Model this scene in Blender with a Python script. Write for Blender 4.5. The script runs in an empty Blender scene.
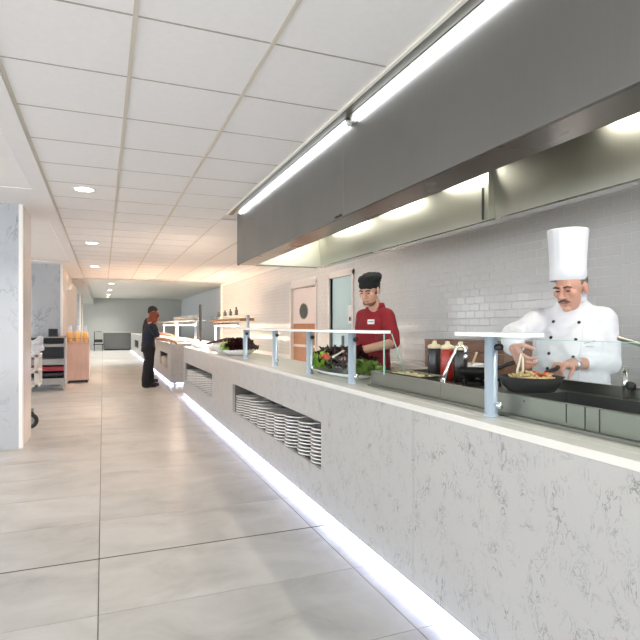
import bpy, bmesh, math, random
from mathutils import Vector, Matrix, noise
from mathutils.bvhtree import BVHTree
random.seed(7)
PI = math.pi
S = bpy.context.scene
COL = S.collection

# ------------------------------------------------------------------ camera
F = 539.0; CX = 320.0; CY = 326.0; H = 1.30
YAW = math.atan(217.0 / F)
SY, CYW = math.sin(YAW), math.cos(YAW)
cam = bpy.data.cameras.new('camera'); cam.sensor_width = 36; cam.sensor_fit = 'HORIZONTAL'
cam.lens = 36 * F / 640.0; cam.shift_y = 6.0 / 640.0; cam.clip_start = .02; cam.clip_end = 200
co = bpy.data.objects.new('camera', cam); COL.objects.link(co)
co.location = (0, 0, H); co.rotation_euler = (PI / 2, 0, -YAW)
S.camera = co

def P(px, py, D):
    """a photo pixel at depth D along the view axis, as a point in metres"""
    r = (px - CX) / F; u = (CY - py) / F
    return Vector((D * (SY + r * CYW), D * (CYW - r * SY), H + u * D))

# ------------------------------------------------------------------ world, lights, exposure
w = bpy.data.worlds.new('daylight'); S.world = w; w.use_nodes = True
bg = w.node_tree.nodes['Background']
bg.inputs[0].default_value = (.93, .96, 1, 1); bg.inputs[1].default_value = 2.4
S.view_settings.view_transform = 'Standard'; S.view_settings.look = 'None'
S.view_settings.exposure = 1.05; S.view_settings.gamma = 1; S.view_settings.use_curve_mapping = False

def lamp(name, kind, loc, energy, col, parent=None, **kw):
    l = bpy.data.lights.new(name, kind); l.energy = energy; l.color = col
    for k, v in kw.items():
        if k != 'rot': setattr(l, k, v)
    o = bpy.data.objects.new(name, l); COL.objects.link(o); o.location = loc
    o.rotation_euler = kw.get('rot', (0, 0, 0))
    if parent: o.parent = parent
    return o

# ------------------------------------------------------------------ materials
MATS = {}
def nodes_of(m):
    m.use_nodes = True
    return m.node_tree, m.node_tree.nodes['Principled BSDF']

def lin(c):
    return tuple((x / 12.92 if x <= .04045 else ((x + .055) / 1.055) ** 2.4) for x in [v / 255 for v in c])

def mat(name, col, rough=.5, metal=0, var=0, scale=8, spec=.5, bump=0, bscale=40, trans=0, emit=None, stretch=None, coat=0):
    if name in MATS: return MATS[name]
    m = bpy.data.materials.new(name); nt, b = nodes_of(m)
    c = lin(col)
    b.inputs['Base Color'].default_value = (*c, 1)
    b.inputs['Roughness'].default_value = rough; b.inputs['Metallic'].default_value = metal
    b.inputs['Specular IOR Level'].default_value = spec
    b.inputs['Coat Weight'].default_value = coat
    tc = nt.nodes.new('ShaderNodeTexCoord'); mp = nt.nodes.new('ShaderNodeMapping')
    nt.links.new(tc.outputs['Object'], mp.inputs[0])
    if stretch: mp.inputs['Scale'].default_value = stretch
    if var:
        n = nt.nodes.new('ShaderNodeTexNoise'); n.inputs['Scale'].default_value = scale; n.inputs['Detail'].default_value = 5
        nt.links.new(mp.outputs[0], n.inputs[0])
        r = nt.nodes.new('ShaderNodeValToRGB')
        r.color_ramp.elements[0].position = .3; r.color_ramp.elements[1].position = .7
        r.color_ramp.elements[0].color = (*[x * (1 - var) for x in c], 1)
        r.color_ramp.elements[1].color = (*[min(1, x * (1 + var)) for x in c], 1)
        nt.links.new(n.outputs[0], r.inputs[0]); nt.links.new(r.outputs[0], b.inputs['Base Color'])
    if bump:
        n = nt.nodes.new('ShaderNodeTexNoise'); n.inputs['Scale'].default_value = bscale; n.inputs['Detail'].default_value = 4
        nt.links.new(mp.outputs[0], n.inputs[0])
        bp = nt.nodes.new('ShaderNodeBump'); bp.inputs['Strength'].default_value = bump; bp.inputs['Distance'].default_value = .01
        nt.links.new(n.outputs[0], bp.inputs['Height']); nt.links.new(bp.outputs[0], b.inputs['Normal'])
    if emit:
        b.inputs['Emission Color'].default_value = (*emit[0], 1); b.inputs['Emission Strength'].default_value = emit[1]
    MATS[name] = m
    return m

def glass_mat(name, tint=(.96, .985, .98), refl=1.0):
    m = bpy.data.materials.new(name); m.use_nodes = True; nt = m.node_tree
    for n in list(nt.nodes): nt.nodes.remove(n)
    out = nt.nodes.new('ShaderNodeOutputMaterial'); mx = nt.nodes.new('ShaderNodeMixShader')
    lw = nt.nodes.new('ShaderNodeLayerWeight'); lw.inputs[0].default_value = .5
    fr = nt.nodes.new('ShaderNodeMath'); fr.operation = 'POWER'; fr.inputs[1].default_value = 5
    nt.links.new(lw.outputs['Facing'], fr.inputs[0])
    ad = nt.nodes.new('ShaderNodeMath'); ad.operation = 'ADD'; ad.inputs[1].default_value = .007
    tr = nt.nodes.new('ShaderNodeBsdfTransparent'); tr.inputs[0].default_value = (*tint, 1)
    gl = nt.nodes.new('ShaderNodeBsdfGlossy'); gl.inputs['Roughness'].default_value = .02
    mu = nt.nodes.new('ShaderNodeMath'); mu.operation = 'MULTIPLY'; mu.inputs[1].default_value = refl * .13
    nt.links.new(fr.outputs[0], mu.inputs[0]); nt.links.new(mu.outputs[0], ad.inputs[0])
    nt.links.new(ad.outputs[0], mx.inputs[0]); nt.links.new(tr.outputs[0], mx.inputs[1]); nt.links.new(gl.outputs[0], mx.inputs[2])
    nt.links.new(mx.outputs[0], out.inputs[0])
    MATS[name] = m
    return m

def emis(name, col, strength):
    m = bpy.data.materials.new(name); m.use_nodes = True; nt = m.node_tree
    b = nt.nodes['Principled BSDF']; b.inputs['Base Color'].default_value = (.8, .8, .8, 1)
    b.inputs['Emission Color'].default_value = (*col, 1); b.inputs['Emission Strength'].default_value = strength
    MATS[name] = m
    return m

def stone_mat(name, base, vein, scale=9, amount=.55, rough=.3, stretch=(1, 1, .55)):
    """light engineered stone with small dark curly veins"""
    m = bpy.data.materials.new(name); nt, b = nodes_of(m)
    tc = nt.nodes.new('ShaderNodeTexCoord'); mp = nt.nodes.new('ShaderNodeMapping'); mp.inputs['Scale'].default_value = stretch
    nt.links.new(tc.outputs['Object'], mp.inputs[0])
    wn = nt.nodes.new('ShaderNodeTexNoise'); wn.inputs['Scale'].default_value = scale; wn.inputs['Detail'].default_value = 6; wn.inputs['Roughness'].default_value = .62
    wn.inputs['Distortion'].default_value = 1.6
    nt.links.new(mp.outputs[0], wn.inputs[0])
    sb = nt.nodes.new('ShaderNodeMath'); sb.operation = 'SUBTRACT'; sb.inputs[1].default_value = .5
    ab = nt.nodes.new('ShaderNodeMath'); ab.operation = 'ABSOLUTE'
    nt.links.new(wn.outputs[0], sb.inputs[0]); nt.links.new(sb.outputs[0], ab.inputs[0])
    r1 = nt.nodes.new('ShaderNodeValToRGB')
    r1.color_ramp.elements[0].position = 0; r1.color_ramp.elements[0].color = (1, 1, 1, 1)
    r1.color_ramp.elements[1].position = .022; r1.color_ramp.elements[1].color = (0, 0, 0, 1)
    nt.links.new(ab.outputs[0], r1.inputs[0])
    n2 = nt.nodes.new('ShaderNodeTexNoise'); n2.inputs['Scale'].default_value = scale * .55; n2.inputs['Detail'].default_value = 3
    nt.links.new(tc.outputs['Object'], n2.inputs[0])
    r2 = nt.nodes.new('ShaderNodeValToRGB'); r2.color_ramp.elements[0].position = .44; r2.color_ramp.elements[1].position = .66
    nt.links.new(n2.outputs[0], r2.inputs[0])
    mu = nt.nodes.new('ShaderNodeMath'); mu.operation = 'MULTIPLY'
    nt.links.new(r1.outputs[0], mu.inputs[0]); nt.links.new(r2.outputs[0], mu.inputs[1])
    mu2 = nt.nodes.new('ShaderNodeMath'); mu2.operation = 'MULTIPLY'; mu2.inputs[1].default_value = amount
    nt.links.new(mu.outputs[0], mu2.inputs[0])
    n3 = nt.nodes.new('ShaderNodeTexNoise'); n3.inputs['Scale'].default_value = 2.5; n3.inputs['Detail'].default_value = 4
    nt.links.new(tc.outputs['Object'], n3.inputs[0])
    r3 = nt.nodes.new('ShaderNodeValToRGB'); c = lin(base)
    r3.color_ramp.elements[0].color = (*[x * .95 for x in c], 1); r3.color_ramp.elements[1].color = (*[min(1, x * 1.05) for x in c], 1)
    nt.links.new(n3.outputs[0], r3.inputs[0])
    mx = nt.nodes.new('ShaderNodeMix'); mx.data_type = 'RGBA'
    nt.links.new(mu2.outputs[0], mx.inputs[0]); nt.links.new(r3.outputs[0], mx.inputs[6]); mx.inputs[7].default_value = (*lin(vein), 1)
    nt.links.new(mx.outputs[2], b.inputs['Base Color']); b.inputs['Roughness'].default_value = rough
    MATS[name] = m
    return m

def tile_floor_mat():
    m = bpy.data.materials.new('porcelain_floor'); nt, b = nodes_of(m)
    tc = nt.nodes.new('ShaderNodeTexCoord'); mp = nt.nodes.new('ShaderNodeMapping'); mp.inputs['Scale'].default_value = (1, 1.4, 1)
    oi = nt.nodes.new('ShaderNodeObjectInfo'); ad = nt.nodes.new('ShaderNodeVectorMath'); ad.operation = 'ADD'
    sc = nt.nodes.new('ShaderNodeMath'); sc.operation = 'MULTIPLY'; sc.inputs[1].default_value = 40
    nt.links.new(oi.outputs['Random'], sc.inputs[0])
    nt.links.new(tc.outputs['Object'], mp.inputs[0]); nt.links.new(mp.outputs[0], ad.inputs[0]); nt.links.new(sc.outputs[0], ad.inputs[1])
    n = nt.nodes.new('ShaderNodeTexNoise'); n.inputs['Scale'].default_value = 2.2; n.inputs['Detail'].default_value = 9; n.inputs['Roughness'].default_value = .62; n.inputs['Distortion'].default_value = .5
    nt.links.new(ad.outputs[0], n.inputs[0])
    r = nt.nodes.new('ShaderNodeValToRGB')
    cs = [(.25, (164, 162, 157)), (.43, (188, 186, 181)), (.58, (198, 196, 191)), (.8, (211, 210, 206))]
    r.color_ramp.elements[0].position = cs[0][0]; r.color_ramp.elements[0].color = (*lin(cs[0][1]), 1)
    r.color_ramp.elements[1].position = cs[3][0]; r.color_ramp.elements[1].color = (*lin(cs[3][1]), 1)
    for p, c in cs[1:3]:
        e = r.color_ramp.elements.new(p); e.color = (*lin(c), 1)
    nt.links.new(n.outputs[0], r.inputs[0])
    hv = nt.nodes.new('ShaderNodeHueSaturation')
    mr = nt.nodes.new('ShaderNodeMapRange'); mr.inputs[3].default_value = .93; mr.inputs[4].default_value = 1.05
    nt.links.new(oi.outputs['Random'], mr.inputs[0]); nt.links.new(mr.outputs[0], hv.inputs['Value'])
    nt.links.new(r.outputs[0], hv.inputs['Color']); nt.links.new(hv.outputs[0], b.inputs['Base Color'])
    b.inputs['Roughness'].default_value = .33; b.inputs['Specular IOR Level'].default_value = .55
    bp = nt.nodes.new('ShaderNodeBump'); bp.inputs['Strength'].default_value = .06; bp.inputs['Distance'].default_value = .01
    nt.links.new(n.outputs[0], bp.inputs['Height']); nt.links.new(bp.outputs[0], b.inputs['Normal'])
    MATS['floor'] = m
    return m

def steel_mat(name, col, rough=.3, stretch=(1, 1, 60), var=.06, patch=.05):
    """brushed stainless steel with fine grain and soft smears"""
    m = bpy.data.materials.new(name); nt, b = nodes_of(m); c = lin(col)
    b.inputs['Metallic'].default_value = 1
    tc = nt.nodes.new('ShaderNodeTexCoord'); mp = nt.nodes.new('ShaderNodeMapping'); mp.inputs['Scale'].default_value = stretch
    nt.links.new(tc.outputs['Object'], mp.inputs[0])
    n = nt.nodes.new('ShaderNodeTexNoise'); n.inputs['Scale'].default_value = 6; n.inputs['Detail'].default_value = 4
    nt.links.new(mp.outputs[0], n.inputs[0])
    r = nt.nodes.new('ShaderNodeValToRGB')
    r.color_ramp.elements[0].color = (*[x * (1 - var) for x in c], 1); r.color_ramp.elements[1].color = (*[min(1, x * (1 + var)) for x in c], 1)
    nt.links.new(n.outputs[0], r.inputs[0]); nt.links.new(r.outputs[0], b.inputs['Base Color'])
    n2 = nt.nodes.new('ShaderNodeTexNoise'); n2.inputs['Scale'].default_value = 1.6; n2.inputs['Detail'].default_value = 3
    nt.links.new(tc.outputs['Object'], n2.inputs[0])
    mr = nt.nodes.new('ShaderNodeMapRange'); mr.inputs[1].default_value = .3; mr.inputs[2].default_value = .7
    mr.inputs[3].default_value = rough - patch; mr.inputs[4].default_value = rough + patch
    nt.links.new(n2.outputs[0], mr.inputs[0]); nt.links.new(mr.outputs[0], b.inputs['Roughness'])
    MATS[name] = m
    return m

FLOOR = tile_floor_mat()
GROUT = mat('grout', (120, 112, 100), .9)
CEIL = mat('ceiling_panel', (236, 234, 232), .85, var=.015, scale=30)
CEILP = mat('ceiling_plaster', (234, 232, 230), .8, var=.01)
GRID = mat('grid_metal', (205, 198, 184), .45)
WHITE = mat('white_paint', (226, 224, 220), .6, var=.015, scale=3)
GREYW = mat('grey_wall_paint', (196, 198, 193), .7, var=.02, scale=2)
WTILE = mat('glazed_wall_tile', (212, 211, 208), .12, var=.02, scale=3, spec=.5)
WGROUT = mat('wall_grout', (222, 221, 217), .8)
STONE = stone_mat('quartz_front', (178, 177, 174), (66, 63, 60), scale=19, amount=.85, stretch=(1, 1, .5))
STOP = mat('quartz_top', (222, 220, 212), .25, var=.015, scale=6)
MARBLE = stone_mat('grey_marble', (180, 184, 188), (106, 112, 122), scale=2.6, amount=.8, rough=.12, stretch=(1, 1, .6))
MARBLEW = mat('column_corner', (238, 234, 230), .3)
STEEL = steel_mat('hood_steel', (126, 124, 120), .46, (40, 40, .6))
STEELB = steel_mat('bright_steel', (196, 196, 192), .25, (2, 2, 40))
STEELIN = steel_mat('hood_inner_steel', (186, 186, 175), .36, (1, 30, .8), patch=.03)
POST = mat('satin_post', (196, 212, 228), .3, .55, var=.04, scale=4, stretch=(40, 40, 1))
CHROME = mat('chrome', (225, 228, 232), .06, 1)
DARKST = mat('dark_steel', (62, 62, 60), .4, .8)
BLACK = mat('black_plastic', (22, 22, 23), .45)
IRON = mat('black_iron', (16, 15, 15), .55, 0, spec=.3)
RUBBER = mat('rubber', (48, 48, 50), .7)
GLASS = glass_mat('clear_glass')
SHELFG = mat('frosted_shelf_glass', (232, 238, 236), .15, spec=.6)
GLEDGE = mat('glass_edge_green', (150, 190, 175), .2)
PLATE = mat('white_china', (228, 227, 224), .15, spec=.5)
CLOTHW = mat('white_cotton', (220, 221, 225), .85, bump=.15, bscale=60)
CLOTHR = mat('red_cotton', (134, 24, 34), .85, var=.08, scale=14, bump=.15, bscale=60)
CLOTHN = mat('navy_cotton', (24, 28, 44), .85, var=.1)
CLOTHB = mat('black_cotton', (17, 17, 19), .85, var=.1)
CAPM = mat('black_cap_cotton', (16, 20, 19), .9, var=.15, scale=20)
SKIN = mat('skin', (196, 148, 128), .5, var=.05, scale=14)
SKIN2 = mat('skin_tan', (200, 154, 132), .5, var=.05, scale=14)
HAIRD = mat('dark_hair', (38, 24, 18), .6, var=.25, scale=40)
HAIRR = mat('auburn_hair', (120, 52, 26), .55, var=.25, scale=40)
HAIRG = mat('grey_hair', (112, 104, 98), .7, var=.3, scale=60)
LED = emis('led_cool', (.58, .65, 1.0), 11)
TUBE = emis('tube_cool', (.90, .95, 1.0), 6)
WARM = emis('warm_lamp', (1, .80, .60), 12)
DOWN = emis('downlight_lens', (1, .92, .82), 14)

# ------------------------------------------------------------------ mesh helpers
def empty(name, loc=(0, 0, 0), rz=0, label=None, cat=None, group=None, kind=None):
    o = bpy.data.objects.new(name, None); COL.objects.link(o); o.empty_display_size = .1
    o.location = loc; o.rotation_euler = (0, 0, rz)
    tag(o, label, cat, group, kind)
    return o

def tag(o, label=None, cat=None, group=None, kind=None):
    if label: o['label'] = label
    if cat: o['category'] = cat
    if group: o['group'] = group
    if kind: o['kind'] = kind
    return o

def link(name, me, m=None, parent=None, loc=None, smooth=False):
    o = bpy.data.objects.new(name, me); COL.objects.link(o)
    if m and not me.materials: me.materials.append(m)
    if smooth:
        for p in me.polygons: p.use_smooth = True
    if parent: o.parent = parent
    if loc is not None: o.location = loc
    return o

def finish(name, bm, m, parent=None, loc=None, smooth=False, recalc=True):
    if recalc: bmesh.ops.recalc_face_normals(bm, faces=bm.faces)
    me = bpy.data.meshes.new(name); bm.to_mesh(me); bm.free()
    return link(name, me, m, parent, loc, smooth)

def sub(bm, b2):
    me = bpy.data.meshes.new('t'); b2.to_mesh(me); b2.free(); bm.from_mesh(me); bpy.data.meshes.remove(me)

def abox(bm, x0, x1, y0, y1, z0, z1, bev=0, seg=2):
    b2 = bmesh.new(); bmesh.ops.create_cube(b2, size=1)
    for v in b2.verts:
        v.co = Vector((x0 + (v.co.x + .5) * (x1 - x0), y0 + (v.co.y + .5) * (y1 - y0), z0 + (v.co.z + .5) * (z1 - z0)))
    if bev: bmesh.ops.bevel(b2, geom=b2.edges[:], offset=bev, segments=seg, affect='EDGES', profile=.5)
    sub(bm, b2)

def box(name, x0, x1, y0, y1, z0, z1, m, parent=None, bev=0, loc=None):
    bm = bmesh.new(); abox(bm, x0, x1, y0, y1, z0, z1, bev)
    return finish(name, bm, m, parent, loc)

def frame_of(d):
    d = d.normalized(); a = Vector((0, 0, 1)) if abs(d.z) < .9 else Vector((1, 0, 0))
    u = d.cross(a).normalized(); v = d.cross(u).normalized()
    return u, v

def atube(bm, pts, rads, n=12, cap=True):
    pts = [Vector(p) for p in pts]
    if not isinstance(rads, (list, tuple)): rads = [rads] * len(pts)
    rings = []
    u, v = frame_of(pts[1] - pts[0])
    for i, p in enumerate(pts):
        d = (pts[min(i + 1, len(pts) - 1)] - pts[max(i - 1, 0)]).normalized()
        u = (u - d * u.dot(d)).normalized(); v = d.cross(u).normalized()
        rings.append([bm.verts.new(p + (u * math.cos(2 * PI * k / n) + v * math.sin(2 * PI * k / n)) * rads[i]) for k in range(n)])
    for a, b in zip(rings, rings[1:]):
        for k in range(n): bm.faces.new((a[k], a[(k + 1) % n], b[(k + 1) % n], b[k]))
    if cap:
        bm.faces.new(rings[0][::-1]); bm.faces.new(rings[-1])

def tube(name, pts, r, m, parent=None, n=12, smooth=True):
    bm = bmesh.new(); atube(bm, pts, r, n)
    return finish(name, bm, m, parent, smooth=smooth)

def alathe(bm, prof, c=(0, 0, 0), n=24, mod=None, close=True):
    rings = []
    for (r, z) in prof:
        if r < 1e-5:
            rings.append([bm.verts.new((c[0], c[1], c[2] + z))]); continue
        ring = []
        for k in range(n):
            t = 2 * PI * k / n; rr = r * (mod(t, z) if mod else 1)
            ring.append(bm.verts.new((c[0] + rr * math.cos(t), c[1] + rr * math.sin(t), c[2] + z)))
        rings.append(ring)
    for a, b in zip(rings, rings[1:]):
        if len(a) == 1 and len(b) == 1: continue
        for k in range(n):
            if len(a) == 1: bm.faces.new((a[0], b[(k + 1) % n], b[k]))
            elif len(b) == 1: bm.faces.new((a[k], a[(k + 1) % n], b[0]))
            else: bm.faces.new((a[k], a[(k + 1) % n], b[(k + 1) % n], b[k]))

def lathe(name, prof, m, parent=None, c=(0, 0, 0), n=24, smooth=True, mod=None, loc=None):
    bm = bmesh.new(); alathe(bm, prof, c, n, mod)
    return finish(name, bm, m, parent, loc, smooth)

def aball(bm, c, r, rot=None, seg=14):
    b2 = bmesh.new(); bmesh.ops.create_uvsphere(b2, u_segments=seg, v_segments=max(6, seg * 2 // 3), radius=1)
    if not isinstance(r, (list, tuple)): r = (r, r, r)
    M = Matrix.Translation(c) @ (rot.to_4x4() if rot else Matrix.Identity(4)) @ Matrix.Diagonal((*r, 1))
    bmesh.ops.transform(b2, matrix=M, verts=b2.verts); sub(bm, b2)

def acone(bm, p0, p1, r0, r1, seg=14):
    """rounded tapered limb"""
    aball(bm, p0, r0, seg=seg); aball(bm, p1, r1, seg=seg)
    atube(bm, [p0, p1], [r0, r1], seg)

def aloft(bm, secs, n=24):
    """closed loft of ellipses: (centre, rx, ry) lying flat"""
    rings = []
    for c, rx, ry in secs:
        rings.append([bm.verts.new((c[0] + rx * math.cos(2 * PI * k / n), c[1] + ry * math.sin(2 * PI * k / n), c[2])) for k in range(n)])
    for a, b in zip(rings, rings[1:]):
        for k in range(n): bm.faces.new((a[k], a[(k + 1) % n], b[(k + 1) % n], b[k]))
    bm.faces.new(rings[0][::-1]); bm.faces.new(rings[-1])

def fuse(name, bm, m, voxel, smooth=4, parent=None, disp=None):
    """melt overlapping volumes into one continuous skin"""
    bmesh.ops.recalc_face_normals(bm, faces=bm.faces)
    me = bpy.data.meshes.new('tmp'); bm.to_mesh(me); bm.free()
    o = bpy.data.objects.new('tmp', me); COL.objects.link(o)
    r = o.modifiers.new('r', 'REMESH'); r.mode = 'VOXEL'; r.voxel_size = voxel; r.adaptivity = 0
    s = o.modifiers.new('s', 'SMOOTH'); s.iterations = smooth; s.factor = .5
    dg = bpy.context.evaluated_depsgraph_get()
    out = bpy.data.meshes.new_from_object(o.evaluated_get(dg))
    bpy.data.objects.remove(o); bpy.data.meshes.remove(me)
    out.name = name; out.materials.clear()
    if disp:
        nor = [v.normal.copy() for v in out.vertices]
        for v, nn in zip(out.vertices, nor): v.co += nn * disp(v.co)
    return link(name, out, m, parent, smooth=True)

def dup(o, parent=None, loc=None, rz=None):
    c = o.copy(); COL.objects.link(c)
    if parent is not None: c.parent = parent
    if loc is not None: c.location = loc
    if rz is not None: c.rotation_euler = (0, 0, rz)
    for ch in list(o.children): dup(ch, c)
    return c

# ------------------------------------------------------------------ the setting
XW = 3.45        # tiled kitchen wall
ZC = 2.60        # panelled ceiling
YE = 16.0        # end of the panelled ceiling
ZF = 2.87        # far ceiling
YB = 33.0        # far wall
XC = 1.385       # counter front

# floor: slab and porcelain tiles
fl = box('floor', -7.5, 5.6, -3.5, YB + .2, -.12, -.004, GROUT); tag(fl, kind='structure')
TX, TY = 1.27, .63
def tile_mesh(lx, ly, gap):
    bm = bmesh.new(); abox(bm, gap / 2, lx - gap / 2, gap / 2, ly - gap / 2, -.012, 0)
    for v in bm.verts:
        if v.co.z > -.001: pass
    me = bpy.data.meshes.new('floor_tile'); bm.to_mesh(me); bm.free(); me.materials.append(FLOOR)
    return me
tm = tile_mesh(TX, TY, .005)
cols = [-2.56, -1.29, -.02, 1.25]
rows = [3.25 + TY * k for k in range(-4, 48)]
nt_ = 0
for cx in cols:
    for k, ry in enumerate(rows):
        if ry > YB - .3: continue
        if cx < -2 and ry > 8: continue
        o = link('floor_tile', tm, FLOOR, fl, (cx, ry, 0)); nt_ += 1
bm = bmesh.new()
xs = [-7.64, -6.37, -5.10, -3.83, -2.56, -1.29, -.02, 1.25, 2.52, 3.79]
for cx in xs:
    for k in range(-10, 48):
        ry = 3.25 + TY * k
        if ry > YB - .3 or ry < -3.3: continue
        if cx in cols and not (k < -4 or (cx < -2 and ry > 8)): continue
        abox(bm, max(cx, -7.45) + .0025, min(cx + TX, 5.5) - .0025, ry + .0025, ry + TY - .0025, -.012, 0)
o = finish('floor_tile_field', bm, FLOOR, fl); o['kind'] = 'stuff'
# the wide dark movement joint across the floor
box('expansion_joint', -2.5, 1.41, 3.245, 3.257, -.004, .0006, mat('joint_filler', (96, 88, 78), .8), fl)

# ceiling
ce = box('ceiling', -7.5, 3.6, -3.5, YE, ZC + .02, ZC + .2, CEILP); tag(ce, kind='structure')
def cpanel_mesh(lx, ly):
    bm = bmesh.new(); abox(bm, 0, lx, 0, ly, -.012, 0, .004, 1)
    me = bpy.data.meshes.new('ceiling_panel'); bm.to_mesh(me); bm.free(); me.materials.append(CEIL)
    return me
G = .60
cm = cpanel_mesh(G - .014, G - .008)
lines = [-.474, .126, .726]
Y0 = 1.785
def crow(k): return Y0 + G * k
for xi in lines:
    for k in range(-2, 24):
        y = crow(k)
        if y + G > YE + .05: continue
        link('ceiling_panel', cm, CEIL, ce, (xi + .007, y + .004, ZC + .012))
for xi in (1.326, 1.926, 2.526):
    for k in range(8, 24):
        y = crow(k)
        if y < 6.3 or y + G > YE + .05: continue
        link('ceiling_panel', cm, CEIL, ce, (xi + .007, y + .004, ZC + .012))
for xi in (-1.22, -1.82):
    for k in range(-1, 24):
        y = crow(k)
        if 5.85 < y + G / 2 < 7.4 or 12.2 < y + G / 2 < 16 : continue
        link('ceiling_panel', cm, CEIL, ce, (xi + .007, y + .004, ZC + .012))
for xi in (-.474, .126, .726, 1.326):
    box('grid_bar', xi - .010, xi + .010, -3.4, YE, ZC - .004, ZC + .001, GRID, ce)
for xi in (1.926, 2.526, 3.126):
    box('grid_bar', xi - .009, xi + .009, 6.3, YE, ZC - .003, ZC + .001, GRID, ce)
gb = box('grid_bar', 0, 1.8, -.004, .004, ZC - .001, ZC + .002, mat('cross_bar', (168, 162, 152), .6), ce, loc=(-.474, crow(-2), 0))
for k in range(-1, 25): dup(gb, ce, (-.474, crow(k), 0))
box('ceiling_field', 1.33, 3.5, -3.4, 6.3, ZC + .012, ZC + .02, CEILP, ce)
# plain plaster band between the two panelled fields
box('plaster_band', -.62, -.486, -3.4, YE, ZC - .012, ZC + .02, CEILP, ce)
box('plaster_band', -2.6, -.62, 5.75, 7.45, ZC - .008, ZC + .02, CEILP, ce)
box('plaster_band', -2.6, -.62, 12.1, YE, ZC - .008, ZC + .02, CEILP, ce)
# edge trim by the hood: pale lip over a dark channel
box('edge_trim', 1.318, 1.336, -3.4, 6.2, ZC - .016, ZC + .012, mat('trim_pale', (228, 225, 214), .35), ce)
box('edge_channel', 1.336, 1.396, -3.4, 6.2, ZC - .01, ZC + .012, mat('trim_olive', (84, 80, 66), .4, .6), ce)

# far ceiling, soffit and far walls
fc = box('ceiling_far', -7.5, 5.6, YE, YB + .2, ZF, ZF + .2, mat('far_ceiling_paint', (226, 226, 220), .8)); tag(fc, kind='structure')
box('fascia', -7.5, 5.6, YE - .02, YE + .02, ZC - .0, ZF + .1, CEILP, fc)
box('soffit', -2.6, -.47, YE + .02, YB, 2.52, ZF, mat('soffit_paint', (186, 186, 182), .8), fc)
wb = box('wall_back', -7.5, 5.6, YB, YB + .2, 0, ZF + .1, GREYW); tag(wb, kind='structure')
wr2 = box('wall_right_far', 4.35, 4.5, 17.0, YB, 0, ZF + .1, mat('cool_wall_paint', (204, 210, 214), .6)); tag(wr2, kind='structure')
box('return_wall', XW + .0, 4.5, 16.9, 17.0, 0, ZF + .1, WHITE, wr2)
# daylight side of the hall: long glazed wall far to the left
wl = empty('wall_left', kind='structure')
box('parapet', -7.5, -7.3, -3.5, YB, 0, .35, WHITE, wl)
box('lintel', -7.5, -7.3, -3.5, YB, 2.45, ZC + .2, WHITE, wl)
pr = box('pier', -7.5, -7.3, -.15, .15, .35, 2.45, WHITE, wl, loc=(0, -3.3, 0))
for k in range(1, 10): dup(pr, wl, (0, -3.3 + 4 * k, 0))

# tiled kitchen wall with two door openings
wr = empty('wall_right', kind='structure')
D1a, D1b, D1h = 8.72, 10.12, 2.09
D2a, D2b, D2h = 7.27, 8.12, 2.09
def wseg(a, b, z0=0, z1=ZC + .02): box('wall_core', XW + .0022, XW + .16, a, b, z0, z1, WGROUT, wr)
wseg(-3.5, D2a); wseg(D2b, D1a); wseg(D1b, 17.0); wseg(D2a, D2b, D2h); wseg(D1a, D1b, D1h)
TL, TH = .15, .0725
def wtile_mesh(l, h):
    bm = bmesh.new(); g = .0018
    abox(bm, -.012, 0, g, l - g, g, h - g)
    fs = [f for f in bm.faces if all(v.co.x < -.011 for v in f.verts)]
    bmesh.ops.bevel(bm, geom=fs[0].edges[:], offset=.0025, segments=1, affect='EDGES')
    return bm
wm = bpy.data.meshes.new('wall_tile'); b_ = wtile_mesh(TL, TH); bmesh.ops.recalc_face_normals(b_, faces=b_.faces); b_.to_mesh(wm); b_.free(); wm.materials.append(WTILE)
def blocked(y, z, l=TL):
    return (y + l > D2a - .1 and y < D2b + .1 and z < D2h + .06) or (y + l > D1a - .1 and y < D1b + .1 and z < D1h + .06)
cand = []
for r in range(36):
    z = r * TH
    off = (r % 2) * TL / 2
    k = 0
    while True:
        y = .9 + off + k * TL; k += 1
        if y > 16.6: break
        if blocked(y, z) or z + TH > ZC: continue
        cand.append((y, z))
near = sorted([c for c in cand if 1.02 < c[1] < 2.38 and c[0] > 1.15], key=lambda c: c[0])[:300]
ns = set(near)
rj = random.Random(3)
for (y, z) in near:
    o = link('wall_tile', wm, WTILE, wr, (XW + .012, y, z))
    o.rotation_euler = (0, rj.uniform(-.006, .006), rj.uniform(-.006, .006))
bm = bmesh.new(); one = wtile_mesh(TL, TH); tmp = bpy.data.meshes.new('t1'); one.to_mesh(tmp); one.free()
vs = [v.co.copy() for v in tmp.vertices]; fs = [tuple(p.vertices) for p in tmp.polygons]
allv, allf = [], []
for (y, z) in cand:
    if (y, z) in ns or z < .7: continue
    b0 = len(allv)
    ax, az = rj.uniform(-.006, .006), rj.uniform(-.006, .006)
    allv += [(v.x + XW + .012 + v.z * ax + v.y * az, v.y + y, v.z + z) for v in vs]
    allf += [tuple(i + b0 for i in f) for f in fs]
ZONES = [(D2a - .06, D2b + .06, D2h + .06), (D1a + .04, D1b + .01, D1h + .02)]
for r in range(10, 36):
    z = r * TH; y = .9 + (r % 2) * TL / 2
    while y < 16.6:
        if blocked(y, z) and z + TH <= ZC:
            segs = [(y, y + TL)]
            for (a, b, zt) in ZONES:
                if z < zt - .005: segs = [q for (u, v) in segs for q in ((u, min(v, a)), (max(u, b), v)) if q[1] - q[0] > .015]
            for (u, v) in segs:
                b0 = len(allv); k_ = (v - u) / TL
                allv += [(q.x + XW + .012, q.y * k_ + u, q.z + z) for q in vs]; allf += [tuple(i + b0 for i in f) for f in fs]
        y += TL
tme = bpy.data.meshes.new('wall_tile_field'); tme.from_pydata(allv, [], allf); tme.update()
bm.from_mesh(tme); o = finish('wall_tile_field', bm, WTILE, wr); o['kind'] = 'stuff'

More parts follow.
